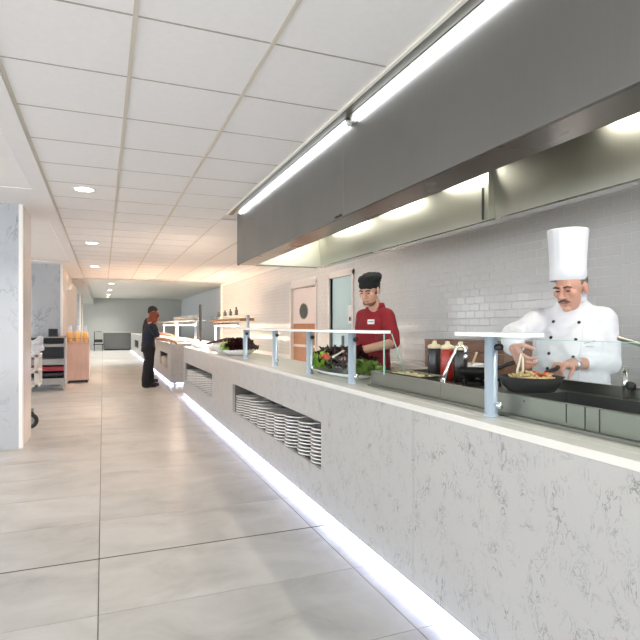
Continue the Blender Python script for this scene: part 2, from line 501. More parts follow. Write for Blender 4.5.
# back passage through the opening, its unlit dark put into the panel colour
ps = empty('wall_passage', kind='structure')
DK = mat('passage_shade', (70, 74, 76), .8)
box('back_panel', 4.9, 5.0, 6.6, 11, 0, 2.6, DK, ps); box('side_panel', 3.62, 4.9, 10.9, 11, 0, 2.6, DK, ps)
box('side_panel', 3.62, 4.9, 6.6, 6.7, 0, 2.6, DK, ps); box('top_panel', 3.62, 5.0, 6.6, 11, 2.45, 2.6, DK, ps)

# door 1: white swing door with porthole, ajar
FRM = mat('door_frame_paint', (222, 214, 208), .5)
d1 = empty('door_1', (XW + .05, D1b - .06, 0), 0, kind='structure')
bm = bmesh.new()
abox(bm, -.07, .06, 0, .07, 0, D1h); abox(bm, -.07, .06, -(D1b - D1a) + .04, -(D1b - D1a) + .1, 0, D1h); abox(bm, -.07, .06, -(D1b - D1a) + .05, .07, D1h - .06, D1h + .02)
finish('door_frame', bm, FRM, d1)
lf = empty('leaf_pivot', (0, 0, 0)); lf.name = 'door_leaf'; lf.parent = d1; lf.rotation_euler = (0, 0, math.radians(6))
LW = .96
bm = bmesh.new(); abox(bm, -.02, .02, -LW, -.005, .02, D1h - .07)
finish('leaf_panel', bm, mat('door_leaf_paint', (226, 214, 208), .45), lf)
bm = bmesh.new(); abox(bm, -.026, -.02, -LW + .02, -.03, .95, 1.345)
finish('push_plate', bm, mat('wood_push_plate', (176, 116, 76), .45, var=.12, scale=6), lf)
bm = bmesh.new(); abox(bm, -.026, -.02, -LW + .02, -.03, .05, .9)
finish('kick_plate', bm, mat('wood_kick_plate', (170, 120, 90), .45, var=.12, scale=6), lf)
bm = bmesh.new(); alathe(bm, [(0, 0), (.13, 0), (.13, .008), (.155, .012), (.155, 0)], n=28)
for v in bm.verts: v.co = Vector((-.02 - v.co.z, v.co.x * 1.15 - LW / 2, v.co.y + 1.58))
finish('porthole_rim', bm, STEELB, lf, smooth=False)
bm = bmesh.new(); alathe(bm, [(0, .0125), (.135, .0125)], n=28)
for v in bm.verts: v.co = Vector((-.0205 - v.co.z, v.co.x * 1.15 - LW / 2, v.co.y + 1.58))
finish('porthole_glass', bm, mat('porthole_dark_glass', (70, 84, 82), .08), lf)
# door 2: pale blue glazed door with notice
d2 = empty('door_2', (XW + .05, D2a, 0), 0, kind='structure')
W2 = D2b - D2a
bm = bmesh.new(); abox(bm, -.07, .06, -.06, 0, 0, D2h + .04); abox(bm, -.07, .06, W2, W2 + .06, 0, D2h + .04); abox(bm, -.07, .06, -.06, W2 + .06, D2h - .02, D2h + .06)
finish('door_frame', bm, FRM, d2)
box('door_pane', -.01, .01, .0, W2, .02, D2h - .02, mat('pale_blue_laminate', (188, 218, 224), .2, var=.03, scale=2), d2)
box('door_handle', -.05, -.01, W2 * .45, W2 * .45 + .03, .95, 1.15, DARKST, d2, .005)
nt2 = empty('door_notice', (0, 0, 0)); nt2.parent = d2
box('notice_sheet', -.013, -.0105, .0, .24, 1.33, 1.62, mat('paper', (236, 236, 234), .7), nt2)
INK = mat('notice_ink', (40, 48, 66), .7)
bm = bmesh.new()
for k, (a, b, c, d) in enumerate([(.03, .07, 1.38, 1.44), (.085, .125, 1.38, 1.43), (.14, .2, 1.38, 1.44), (.05, .085, 1.45, 1.50), (.10, .12, 1.44, 1.47)]): abox(bm, -.015, -.013, a, b, c, d)
finish('notice_print', bm, INK, nt2)
box('door_lock_box', -.05, -.01, .02, .14, 1.02, 1.14, BLACK, d2, .008)

# marble columns
def column(name, y0, y1, x0, label):
    c = empty(name, (-.8, y0, 0), kind='structure')
    box('marble_face', x0 + .8, -.03, 0, .02, 0, ZC, MARBLE, c)
    box('marble_core', x0 + .8, -.0, .02, y1 - y0, 0, ZC, MARBLEW, c)
    box('marble_side', -.0, .006, .05, y1 - y0 - .01, 0, ZC, mat('side_marble', (226, 216, 208), .25, var=.04, scale=3), c)
    box('corner_trim', -.03, .008, -.002, .05, 0, ZC, MARBLEW, c)
    return c
column('wall_column_1', 6.5, 7.25, -1.9, '')
column('wall_column_2', 12.55, 19.4, -2.2, '')
column('wall_column_3', 22.5, 25, -2.2, '')

# downlights
def downlight(x, y, z, label, grp, e, col, r=.085):
    t = empty('recessed_downlight', (x, y, z), 0, label, 'ceiling light', grp)
    lathe('trim_ring', [(r, .002), (r + .018, 0), (r + .018, -.006), (r, -.008), (r - .004, .0)], CEILP, t, n=28)
    lathe('lens', [(0, -.003), (r - .002, -.003)], DOWN, t, n=28)
    lamp('downlight_glow', 'SPOT', (0, 0, -.03), e, col, t, spot_size=2.2, spot_blend=.9, shadow_soft_size=.07)
    return t
WL = (1, .74, .58)
for y, w_ in ((5.58, 'beside the near marble column'), (9.16, 'between the two marble columns'), (12.74, 'above the juice cabinet')):
    downlight(-.165, y, ZC, 'round recessed downlight in the white panelled ceiling ' + w_, 'downlights in the panelled ceiling', 38, WL)
ORD = ['first', 'second', 'third', 'fourth', 'fifth', 'sixth', 'seventh', 'eighth', 'ninth', 'tenth', 'eleventh', 'twelfth']
for k, (px, D) in enumerate(((111.5, 19.9), (110, 23.5), (108.5, 27), (107.5, 29.4))):
    p = P(px, 284, D)
    downlight(p.x, p.y, ZF, 'round downlight in the plain grey far ceiling, %s from the back wall' % ORD[3 - k], 'downlights in the far ceiling', (230 if D < 28 else 90), (1, .96, .9), .1)

# ------------------------------------------------------------------ serving counter
ZT = .922
def counter(name, ya, yb, xb, niches, joints, label, group=None):
    """stone faced counter: panels, niches with liners, top slabs, plinth and LED"""
    c = empty(name, (XC, ya, 0), 0, label, 'counter', group)
    def bx(n, x0, x1, y0, y1, z0, z1, m, bev=0): return box(n, x0 - XC, x1 - XC, y0 - ya, y1 - ya, z0, z1, m, c, bev)
    zb = .053
    ed = [ya] + joints + [yb]
    for a, b in zip(ed, ed[1:]):
        bm = bmesh.new(); g = .0015
        nn = [n for n in niches if n[0] >= a - .01 and n[1] <= b + .01]
        def ad(y0, y1, z0, z1): abox(bm, 0, .03, y0 - ya, y1 - ya, z0, z1)
        y = a + g
        for (n0, n1, z0, z1) in sorted(nn):
            ad(y, n0, zb, ZT - .03); ad(n0, n1, zb, z0); ad(n0, n1, z1, ZT - .03); y = n1
        ad(y, b - g, zb, ZT - .03)
        finish('front_panel', bm, STONE, c)
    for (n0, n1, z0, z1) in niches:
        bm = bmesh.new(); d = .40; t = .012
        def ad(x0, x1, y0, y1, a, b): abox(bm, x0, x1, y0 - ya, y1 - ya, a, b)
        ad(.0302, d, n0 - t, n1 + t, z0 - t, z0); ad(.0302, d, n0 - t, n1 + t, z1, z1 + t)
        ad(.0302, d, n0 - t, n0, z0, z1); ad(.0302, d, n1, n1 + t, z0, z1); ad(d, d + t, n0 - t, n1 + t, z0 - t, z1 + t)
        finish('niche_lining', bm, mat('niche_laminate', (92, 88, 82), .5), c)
    bx('top_strip', XC, XC + .085, ya, yb, ZT - .03, ZT, STOP, .002)
    bx('top_slab', XC + .0865, xb, ya, yb, ZT - .03, ZT, STOP, .002)
    bx('plinth', XC + .045, xb - .03, ya + .02, yb - .02, 0, zb - .0005, mat('plinth_laminate', (206, 206, 214), .4))
    bx('rear_panel', xb - .03, xb - .005, ya + .01, yb - .01, zb, ZT - .03, STEELB)
    bx('end_panel', XC + .031, xb - .031, ya + .002, ya + .03, zb, ZT - .03, STONE)
    bx('end_panel', XC + .031, xb - .031, yb - .03, yb - .002, zb, ZT - .03, STONE)
    bx('led_strip', XC + .004, XC + .034, ya + .02, yb - .02, zb - .006, zb - .0005, LED)
    bx('led_strip', XC + .1, xb - .06, ya + .004, ya + .018, zb - .006, zb - .0005, LED)
    return c
N1 = (3.42, 6.14, .314, .64); N2 = (7.40, 10.06, .314, .64)
c1 = counter('serving_counter', -1.0, 10.2, 1.99, [N1, N2], [2.24, 6.75], 'long white stone serving counter under the cooker hood with plate niches')
N3 = (12.9, 14.7, .314, .66)
c2 = counter('buffet_counter', 12.1, 19.6, 2.45, [N3], [], 'white stone buffet counter beside the two people in dark clothes')
c3 = counter('buffet_counter', 21.2, 30.5, 2.45, [(24, 27, .314, .66)], [], 'far white stone buffet counter leading to the steel cabinet')

# plates
def plate_mesh():
    bm = bmesh.new()
    alathe(bm, [(0, .006), (.075, .006), (.085, .010), (.118, .014), (.126, .016), (.126, .0055), (.11, .003), (.08, 0), (0, 0)], n=28)
    bmesh.ops.recalc_face_normals(bm, faces=bm.faces)
    me = bpy.data.meshes.new('dinner_plate'); bm.to_mesh(me); bm.free(); me.materials.append(PLATE)
    for p in me.polygons: p.use_smooth = True
    return me
pm = plate_mesh(); rp = random.Random(5)
def stacks(n, ys, x, counts, end, where, grp, pitch=.0265):
    for q, (y, k) in enumerate(zip(ys, counts)):
        dx, dy = rp.uniform(-.008, .008), rp.uniform(-.006, .006)
        for i in range(k):
            o = link('dinner_plate', pm, PLATE, None, (x + dx + rp.uniform(-.004, .004), y + dy + rp.uniform(-.004, .004), n + .0005 + i * pitch))
            tag(o, 'white plate, %s from top, %s stack from the %s, %s' % (ORD[k - 1 - i], ORD[q], end, where), 'plate', grp)
z0 = N1[2]
stacks(z0, [3.42 + .20 + .293 * k for k in range(9)], XC + .132, [10, 10, 10, 9, 8, 8, 9, 9, 8], 'chef', 'niche under salad guard', 'plates in the niche below the salad guard')
stacks(z0, [7.40 + .18 + .288 * k for k in range(9)], XC + .132, [9, 9, 8, 9, 9, 8, 9, 8, 8], 'chef', 'niche at counter end', 'plates in the niche at the counter end')
stacks(z0, [12.9 + .17 + .292 * k for k in range(6)], XC + .132, [9, 8, 9, 8, 9, 8], 'serving counter', 'buffet counter niche', 'plates in the buffet counter niche')

# ------------------------------------------------------------------ range hood
XH, ZH, XHB, YH = 1.45, 2.013, 2.52, 6.19
hd = empty('range_hood', (XH, YH, ZH), 0, 'long stainless steel cooker hood hanging over the serving counter', 'cooker hood')
def hb(n, x0, x1, y0, y1, z0, z1, m, bev=0, parent=hd): return box(n, x0 - XH, x1 - XH, y0 - YH, y1 - YH, z0 - ZH, z1 - ZH, m, parent, bev)
YS = 3.2
FLG = steel_mat('flange_steel', (128, 122, 112), .3, (1, 30, 1))
hb('front_panel', XH, XH + .02, YS + .002, YH, ZH, ZC, STEEL, .002)
hb('front_panel', XH, XH + .02, -1.5, YS - .002, ZH, ZC, STEEL, .002)
hb('end_panel', XH + .02, XHB, YH - .02, YH, ZH, ZC, STEEL)
hb('top_panel', XH + .02, XHB, -1.5, YH - .02, ZC - .06, ZC - .04, DARKST)
fl_ = hb('front_flange', XH + .02, 1.66, -1.5, YH - .02, ZH, ZH + .012, FLG)
hb('flange_upstand', 1.64, 1.66, -1.5, YH - .02, ZH + .012, ZH + .07, STEELB)
hb('rear_gutter', 2.44, XHB, -1.5, YH - .02, ZH, ZH + .012, STEELB)
hb('rear_lip', XHB - .02, XHB, -1.5, YH - .02, ZH + .012, ZH + .035, STEELB)
# inner back panels, leaning forward
YD = 3.02
for (a, b) in ((YD + .002, YH - .03), (-1.5, YD - .002)):
    bm = bmesh.new()
    vs_ = [bm.verts.new((x - XH, y - YH, z - ZH)) for x, y, z in
           [(2.49, a, ZH + .012), (2.49, b, ZH + .012), (2.45, b, ZC - .06), (2.45, a, ZC - .06),
            (2.51, a, ZH + .012), (2.51, b, ZH + .012), (2.47, b, ZC - .06), (2.47, a, ZC - .06)]]
    for f in ((0, 1, 2, 3), (4, 5, 6, 7), (0, 1, 5, 4), (2, 3, 7, 6), (0, 3, 7, 4), (1, 2, 6, 5)): bm.faces.new([vs_[i] for i in f])
    finish('inner_back_panel', bm, STEELIN, hd)
hb('divider', 2.43, 2.486, YD - .05, YD + .03, ZH + .014, ZC - .06, STEELIN)
hb('divider_slot', 2.427, 2.431, YD - .0, YD + .018, ZH + .02, ZH + .24, DARKST)
hb('rear_skin', XHB - .002, XHB + .004, -1.5, YH, ZH + .03, ZC, STEEL)
for y in (3.3, 3.24):
    hb('latch', XH - .012, XH, y - .02, y + .02, ZH + .006, ZH + .02, DARKST, .003)
hb('corner_foot', XH + .005, XH + .02, YH - .03, YH - .012, ZH - .01, ZH, DARKST)
hb('inner_end_panel', XH + .03, XHB - .03, YH - .027, YH - .021, ZH + .013, ZC - .06, STEELIN)
HL = emis('hood_lamp', (1, .96, .85), 20)
for yc, l_ in ((5.55, .7), (4.45, .6), (3.40, .5), (1.75, .8), (.5, .6)):
    lt = empty('hood_light', (2.30 - XH, yc - YH, 2.40 - ZH)); lt.parent = hd
    box('light_housing', -.05, .05, -l_ / 2 - .02, l_ / 2 + .02, .012, .05, STEELB, lt, .004)
    box('light_diffuser', -.04, .04, -l_ / 2, l_ / 2, 0, .012, HL, lt)

# tube lights along the hood's top edge
for a, b, l in ((3.06, 5.98, 'cool white light tube at the far end of the hood top edge'), (.12, 3.02, 'cool white light tube above the chef along the hood top edge')):
    t = empty('tube_light', (1.4235, a, ZC), 0, l, 'tube light', 'tube lights along the hood')
    box('batten', -.022, .026, 0, b - a, -.012, .01, mat('batten_enamel', (120, 118, 112), .4, .6), t)
    tube('light_tube', [(.012, .03, -.026), (.012, b - a - .03, -.026)], .012, TUBE, t, 12)
    for y in (0, b - a - .028): box('end_cap', -.006, .025, y, y + .028, -.042, -.012, WHITE, t, .003)

# ------------------------------------------------------------------ glass guards on the counter
def guard(name, posts, shelf, xs, label, front, endpane=None):
    g = empty(name, (1.51, posts[0], ZT), 0, label, 'glass guard')
    def gb(n, x0, x1, y0, y1, z0, z1, m, bev=0, parent=g): return box(n, x0 - 1.51, x1 - 1.51, y0 - posts[0], y1 - posts[0], z0 - ZT, z1 - ZT, m, parent, bev)
    for y in posts:
        p = lathe('post', [(0, 0), (.03, 0), (.03, .006), (.026, .008), (.026, .333), (0, .333)], POST, g, (0, y - posts[0], 0), 20, smooth=False)
        for q in p.data.polygons: q.use_smooth = abs(q.normal.z) < .5
        for z in (.05, .29):
            bm = bmesh.new(); alathe(bm, [(0, 0), (.014, 0), (.014, .03), (.010, .034), (0, .034)], n=14)
            for v in bm.verts: v.co = Vector((v.co.x + .008, -.022 - v.co.z, v.co.y + z))
            finish('glass_clamp', bm, BLACK if z > .1 else CHROME, p, (0, y - posts[0], 0), smooth=True)
    sh = gb('glass_shelf', xs[0], xs[1], shelf[0], shelf[1], ZT + .334, ZT + .352, SHELFG, .002)
    for (a, b) in front:
        f = gb('glass_pane', 1.522, 1.528, a, b, ZT + .012, ZT + .325, GLASS)
        gb('pane_edge', 1.521, 1.529, a, a + .003, ZT + .012, ZT + .325, GLEDGE)
        gb('pane_edge', 1.522, 1.528, a, b, ZT + .3252, ZT + .3275, GLEDGE)
    if endpane:
        bm = bmesh.new(); y = endpane - posts[0]
        q = [(1.44, ZT + .097), (1.64, ZT + .097), (1.55, ZT + .333), (1.44, ZT + .333)]
        v0 = [bm.verts.new((x - 1.51, y, z - ZT)) for x, z in q]; v1 = [bm.verts.new((x - 1.51, y + .008, z - ZT)) for x, z in q]
        bm.faces.new(v0); bm.faces.new(v1[::-1])
        for i in range(4): bm.faces.new((v0[i], v0[(i + 1) % 4], v1[(i + 1) % 4], v1[i]))
        finish('end_pane', bm, GLASS, g)
        tube('pane_edge', [(1.64 - 1.51, y + .004, .097), (1.55 - 1.51, y + .004, .333)], .0035, GLEDGE, g, 6)
        gb('pane_edge', 1.497, 1.503, endpane, endpane + .008, ZT + .097, ZT + .333, GLEDGE)
    return g
guard('salad_guard', [3.19, 3.97, 4.89, 6.04], (2.74, 6.2), (1.44, 1.545), 'glass guard with four steel posts standing over the salad bowls',
      [(3.22, 3.94), (4.0, 4.86), (4.92, 6.01)], 2.735)
guard('cooking_guard', [1.83], (1.575, 2.0), (1.45, 1.55), 'glass guard on a single steel post in front of the chef', [(.9, 1.80)])

CST = steel_mat('station_steel', (126, 126, 117), .38, (2, 2, 30))
# ------------------------------------------------------------------ cooking station let into the counter
cs = empty('cooking_station', (1.58, 3.06, ZT), 0, 'stainless steel cooking unit with deep well in front of the chef', 'cooking unit')
def cb(n, x0, x1, y0, y1, z0, z1, m, bev=0): return box(n, x0 - 1.58, x1 - 1.58, y0 - 3.06, y1 - 3.06, z0 - ZT, z1 - ZT, m, cs, bev)
ZD = .985
for a, b in ((2.30, 3.06), (1.42, 2.297), (1.36, 1.417), (.2, 1.357)): cb('front_apron', 1.58, 1.60, a, b, ZT + .001, ZD + .03, CST, .002)
cb('front_ledge', 1.555, 1.58, .2, 3.06, ZT + .001, ZT + .012, CST)
cb('side_apron', 1.60, 2.1, 3.04, 3.06, ZT + .001, ZD + .03, CST, .002)
bm = bmesh.new()
for (x0, x1, y0, y1) in ((1.60, 1.66, .2, 3.04), (2.04, 2.13, .2, 3.04), (1.66, 2.04, 1.93, 3.04), (1.66, 2.04, .2, .9), (1.66, 2.04, 1.28, 1.32)):
    abox(bm, x0 - 1.58, x1 - 1.58, y0 - 3.06, y1 - 3.06, ZD - .012 - ZT, ZD - ZT)
finish('deck', bm, CST, cs)
for (a, b) in ((1.32, 1.93), (.9, 1.28)):
    bm = bmesh.new(); t = .006; zz = ZT + .006 - ZT
    def ad(x0, x1, y0, y1, z0, z1): abox(bm, x0 - 1.58, x1 - 1.58, y0 - 3.06, y1 - 3.06, z0, z1)
    ad(1.66, 1.666, a, b, zz, ZD - ZT + .004); ad(2.034, 2.04, a, b, zz, ZD - ZT + .004); ad(1.666, 2.034, a, a + t, zz, ZD - ZT + .004); ad(1.666, 2.034, b - t, b, zz, ZD - ZT + .004)
    ad(1.66, 2.04, a, b, .002, zz)
    finish('well', bm, CST if a < 1.3 else mat('well_steel', (110, 110, 108), .3, 1), cs)
cb('rear_upstand', 2.11, 2.13, .2, 2.05, ZD, ZD + .05, CST, .002)
for y, h in ((1.50, .07), (1.417, .09), (1.357, .085)):
    cb('seam_slot', 1.5785, 1.5805, y - .002, y + .002, ZD + .03 - h, ZD + .028, BLACK)
cb('apron_screw', 1.577, 1.581, 1.71, 1.716, ZD + .008, ZD + .014, BLACK)
# trivet and burner
bm = bmesh.new()
for (bx_, by_) in ((1.86, 2.37),):
    for a in range(4):
        dx, dy = math.cos(a * PI / 2 + .4) * .13, math.sin(a * PI / 2 + .4) * .13
        atube(bm, [(bx_ - 1.58 + dx * .2, by_ - 3.06 + dy * .2, ZD - ZT + .035), (bx_ - 1.58 + dx, by_ - 3.06 + dy, ZD - ZT + .035), (bx_ - 1.58 + dx * 1.05, by_ - 3.06 + dy * 1.05, ZD - ZT)], .007, 6)
    alathe(bm, [(0, 0), (.05, 0), (.05, .018), (.03, .026), (0, .026)], (bx_ - 1.58, by_ - 3.06, ZD - ZT), 16)
finish('burner_trivet', bm, IRON, cs)

# gooseneck tap
tp = P(453.5, 385, 2.36)
ft = empty('gooseneck_tap', (1.64, 2.36, ZD), 0, 'chrome gooseneck tap on the cooking unit beside the sauce jars', 'tap')
lathe('tap_base', [(0, 0), (.02, 0), (.02, .018), (.014, .024), (.014, .04), (0, .04)], CHROME, ft, n=16)
ux, uy = CYW, -SY
prof = [(0, .03), (.02, .09), (.045, .15), (.062, .178)] + [(.09 - .026 * math.cos(k / 7 * PI), .185 + .026 * math.sin(k / 7 * PI)) for k in range(8)] + [(.117, .165)]
tube('tap_neck', [(a * ux, a * uy, b) for a, b in prof], [.012, .010, .009] + [.008] * 10, CHROME, ft, 12)
lathe('tap_nozzle', [(0, 0), (.011, 0), (.012, .02), (.008, .026), (0, .026)], CHROME, ft, (.117 * ux, .117 * uy, .14), 14)
# second tap with black knob at the well's rear
ft2 = empty('well_tap', (2.085, 1.66, ZD), 0, 'steel standpipe tap with a black knob behind the well', 'tap')
tube('standpipe', [(0, 0, 0), (0, 0, .13)], .012, STEELB, ft2, 12)
bm = bmesh.new(); alathe(bm, [(0, 0), (.018, 0), (.02, .012), (.012, .03), (0, .03)], n=14)
for v in bm.verts: v.co = Vector((v.co.x, -.012 - v.co.z, v.co.y + .06))
finish('tap_knob', bm, BLACK, ft2, smooth=True)
tube('tap_stem', [(0, -.005, .06), (0, -.02, .06)], .008, CHROME, ft2, 8)

# sauce jars
def jar(px, D, col, label, z=ZD):
    p = P(px, 378, D)
    t = empty('sauce_jar', (p.x, p.y, z + .001), 0, label, 'sauce jar', 'sauce jars')
    lathe('jar_body', [(0, 0), (.036, 0), (.04, .006), (.04, .165), (.034, .178), (0, .178)], col, t, n=20)
    lathe('jar_lid', [(.034, .1781), (.041, .179), (.041, .196), (.03, .202), (.016, .206), (.012, .225), (0, .226)], mat('cream_lid', (226, 214, 178), .5), t, n=20)
jar(434.5, 3.28, mat('dark_sauce', (42, 44, 48), .25), 'dark sauce jar with cream lid nearest the brown box')
jar(447.5, 3.16, mat('red_sauce', (170, 46, 34), .3), 'red sauce jar with cream lid between two dark jars')
jar(460.5, 3.06, mat('dark_sauce2', (40, 36, 34), .25), 'dark sauce jar with cream lid behind the gooseneck tap')

# pans and bowl by the burner
def pan(name, loc, r, h, ang, hl, label, tilt=.25, parentless=True):
    t = empty(name, loc, ang, label, 'pan')
    lathe('pan_body', [(0, 0), (r * .72, 0), (r * .9, h * .45), (r, h), (r + .004, h), (r * .93, h * .42), (r * .74, -.004), (0, -.004)], IRON, t, n=32)
    tube('pan_handle', [(r * .95, 0, h * .8), (r + .06, 0, h + .06 * tilt), (r + hl, 0, h + hl * tilt)], [.010, .010, .013], BLACK, t, 10)
    return t
pan('small_skillet', (1.86, 2.37, ZD + .047), .1, .04, math.radians(-24), .17, 'small black skillet on the burner beside the gooseneck tap', .35)
p = P(470, 376, 3.35)
lathe('white_bowl', [(0, 0), (.05, 0), (.085, .04), (.095, .085), (.099, .085), (.09, .036), (.054, -.004), (0, -.004)], PLATE, None, n=28, loc=(2.02, 2.66, ZD + .006))
tag(bpy.data.objects['white_bowl'], 'white mixing bowl behind the black pans with a spoon standing in it', 'bowl')
sp = tube('wooden_spoon', [(2.02, 2.66, ZD + .016), (2.06, 2.62, ZD + .16)], [.007, .006], mat('pale_wood', (214, 190, 150), .6), None, 8)
tag(sp, 'pale wooden spoon standing in the white bowl', 'spoon')

# back bench along the tiled wall
bb = empty('back_bench', (2.9, 2.6, 0), 0, 'stainless steel work bench along the tiled wall behind the cooks', 'work bench')
def bbx(n, x0, x1, y0, y1, z0, z1, m, bev=0): return box(n, x0 - 2.9, x1 - 2.9, y0 - 2.6, y1 - 2.6, z0, z1, m, bb, bev)
bbx('bench_top', 2.9, 3.43, 3.1, 7.0, .86, .90, STEELB, .003)
bbx('bench_body', 2.95, 3.42, 3.12, 6.98, .1, .86, STEELB)
for y in (3.15, 5.0, 6.9): bbx('leg', 2.97, 3.02, y, y + .05, 0, .1, STEELB)
bx_ = empty('brown_steel_box', (2.98, 3.45, .90), 0, 'long steel box tinted brown for warm reflections, on the bench behind the sauce jars', 'box')
WARMTINT = mat('warm_reflection_tint', (150, 104, 78), .4, var=.2, scale=5, stretch=(8, 1, 8))  # brown colour stands in for warm reflections on the steel box
for i in range(3): box('board', 0, .018, 0, 1.15, .002 + i * .085, .083 + i * .085, WARMTINT, bx_, .002)
box('side', .018, .3, 0, .018, .002, .253, WARMTINT, bx_); box('side', .018, .3, 1.132, 1.15, .002, .253, WARMTINT, bx_); box('lid', -.005, .31, -.005, 1.155, .255, .268, WARMTINT, bx_, .002)
# ingredient trays on the deck
tr = empty('ingredient_tray', (1.64, 2.58, ZD + .001), 0, 'shallow steel tray of chopped food at the end of the cooking unit', 'tray')
bm = bmesh.new(); abox(bm, 0, .18, 0, .42, 0, .006); abox(bm, 0, .18, 0, .006, .006, .03); abox(bm, 0, .18, .414, .42, .006, .03); abox(bm, 0, .006, .006, .414, .006, .03); abox(bm, .174, .18, .006, .414, .006, .03)
finish('tray_pan', bm, STEELB, tr)
bm = bmesh.new(); rr = random.Random(2)
for i in range(70):
    aball(bm, (rr.uniform(.02, .16), rr.uniform(.02, .40), .012 + rr.uniform(0, .01)), (rr.uniform(.008, .016), rr.uniform(.008, .016), .007), seg=6)
o = finish('chopped_filling', bm, mat('pale_filling', (222, 210, 160), .6, var=.15, scale=30), tr, smooth=True); o['kind'] = 'stuff'
wt = box('white_tub', 0, .1, 0, .1, 0, .07, PLATE, None, .008, loc=(1.98, 2.86, ZD + .001)); tag(wt, 'small white tub behind the ingredient tray', 'tub')
# pale handle poking in from the right
lh = empty('ladle', (2.3, 1.52, .0), 0, 'pale handled ladle hanging at the right of the chef over the well', 'ladle')
bpy.data.objects.remove(lh)

# ------------------------------------------------------------------ salads
LGREEN = mat('green_lettuce', (158, 204, 56), .5, var=.25, scale=20)
LRED = mat('red_lettuce', (50, 17, 20), .6, var=.45, scale=22, spec=.15)
LGR2 = mat('mid_green_lettuce', (110, 140, 60), .45, var=.3, scale=20)
def leaf_mesh(seed, L=.10, W=.125):
    r = random.Random(seed); bm = bmesh.new(); nu, nv = 7, 6; g = []
    for i in range(nu):
        row = []
        for j in range(nv):
            s = i / (nu - 1); t = j / (nv - 1) * 2 - 1
            wv = W * (.25 + .9 * math.sin(min(1, s * 1.05) * PI * .62)) * (1.0 if s < .9 else .8)
            ruf = (abs(t) ** 2 + s ** 4) * .018
            row.append(bm.verts.new((L * s, t * wv / 2, L * .30 * math.sin(s * PI * .85) + .02 * t * t + 1.3 * ruf * math.sin(9 * s + 7 * t + seed) + r.uniform(-.004, .004))))
        g.append(row)
    for i in range(nu - 1):
        for j in range(nv - 1): bm.faces.new((g[i][j], g[i + 1][j], g[i + 1][j + 1], g[i][j + 1]))
    me = bpy.data.meshes.new('leaf'); bm.to_mesh(me); bm.free()
    for p in me.polygons: p.use_smooth = True
    return me
LM = {k: [leaf_mesh(s + 10 * i) for s in range(3)] for i, k in enumerate(('g', 'r', 'm'))}
for k, m in (('g', LGREEN), ('r', LRED), ('m', LGR2)):
    for me in LM[k]: me.materials.append(m)
def lettuce(loc, kind, n, scale, label, seed, grp=None):
    r = random.Random(seed)
    t = empty('lettuce', loc, 0, label, 'lettuce', grp)
    for i in range(n):
        o = link('leaf', LM[kind][i % 3], None, t, (r.uniform(-.02, .02) * scale, r.uniform(-.02, .02) * scale, r.uniform(0, .02) * scale))
        el = r.uniform(-1.2, -.5) if i > n * .45 else r.uniform(-.5, .2)
        o.rotation_euler = (r.uniform(-.4, .4), el, 2 * PI * i / n + r.uniform(-.3, .3)); s = scale * r.uniform(.8, 1.15); o.scale = (s, s, s)
    return t
def salad_bowl(loc, r, h, label):
    return tag(lathe('salad_bowl', [(0, 0), (r * .6, 0), (r * .95, h * .7), (r, h), (r + .006, h), (r * .98, h * .6), (r * .62, -.004), (0, -.004)], PLATE, None, n=32, loc=loc), label, 'bowl')
# near salad
tray = empty('salad_tray', (1.72, 3.82, ZT + .001), 0, 'white oval tray holding dark and green lettuce behind the glass guard', 'tray')
bm = bmesh.new(); alathe(bm, [(0, 0), (.2, 0), (.23, .03), (.235, .03), (.205, .003), (0, .004)], n=36)
for v in bm.verts: v.co = Vector((v.co.x * .62, v.co.y * 1.9, v.co.z))
finish('tray_dish', bm, PLATE, tray, smooth=True)
for i, (x, y, s) in enumerate([(1.71, 4.16, 1.0), (1.76, 4.02, 1.2), (1.71, 3.84, 1.15), (1.71, 3.70, 1.1), (1.80, 3.78, 1.3), (1.80, 4.20, 1.0)]):
    lettuce((x, y, ZT + .06), 'r', 20, s, 'dark red leafy lettuce piled on the white salad tray', 20 + i, 'dark lettuces on the salad tray')
lettuce((1.64, 3.95, ZT + .035), 'g', 14, 1.0, 'bright green lettuce at the tray edge below the tomatoes', 40)
lettuce((1.65, 4.11, ZT + .035), 'g', 14, .9, 'bright green lettuce at the tray edge nearest the far bowls', 41)
lettuce((1.67, 3.40, ZT + .035), 'm', 12, .9, 'loose pale green lettuce beside the guard post nearest the chef', 50)
lettuce((1.69, 3.26, ZT + .035), 'm', 12, .85, 'pale green lettuce between the salad tray and the cooking unit', 51)
TOM = mat('tomato', (214, 84, 50), .3)
rt = random.Random(9)
for i in range(9):
    tm_ = bmesh.new(); aball(tm_, (0, 0, 0), (.022, .022, .013), seg=10)
    o = finish('tomato_wedge', tm_, TOM, None, (1.60 + rt.uniform(-.012, .02), 3.84 + rt.uniform(-.07, .10), ZT + .145 + rt.uniform(-.015, .012)), True)
    o.rotation_euler = (rt.uniform(-1, 1), rt.uniform(-1, 1), 0)
    tag(o, 'orange red tomato wedge scattered over the green lettuce', 'tomato', 'tomato wedges on the salad')
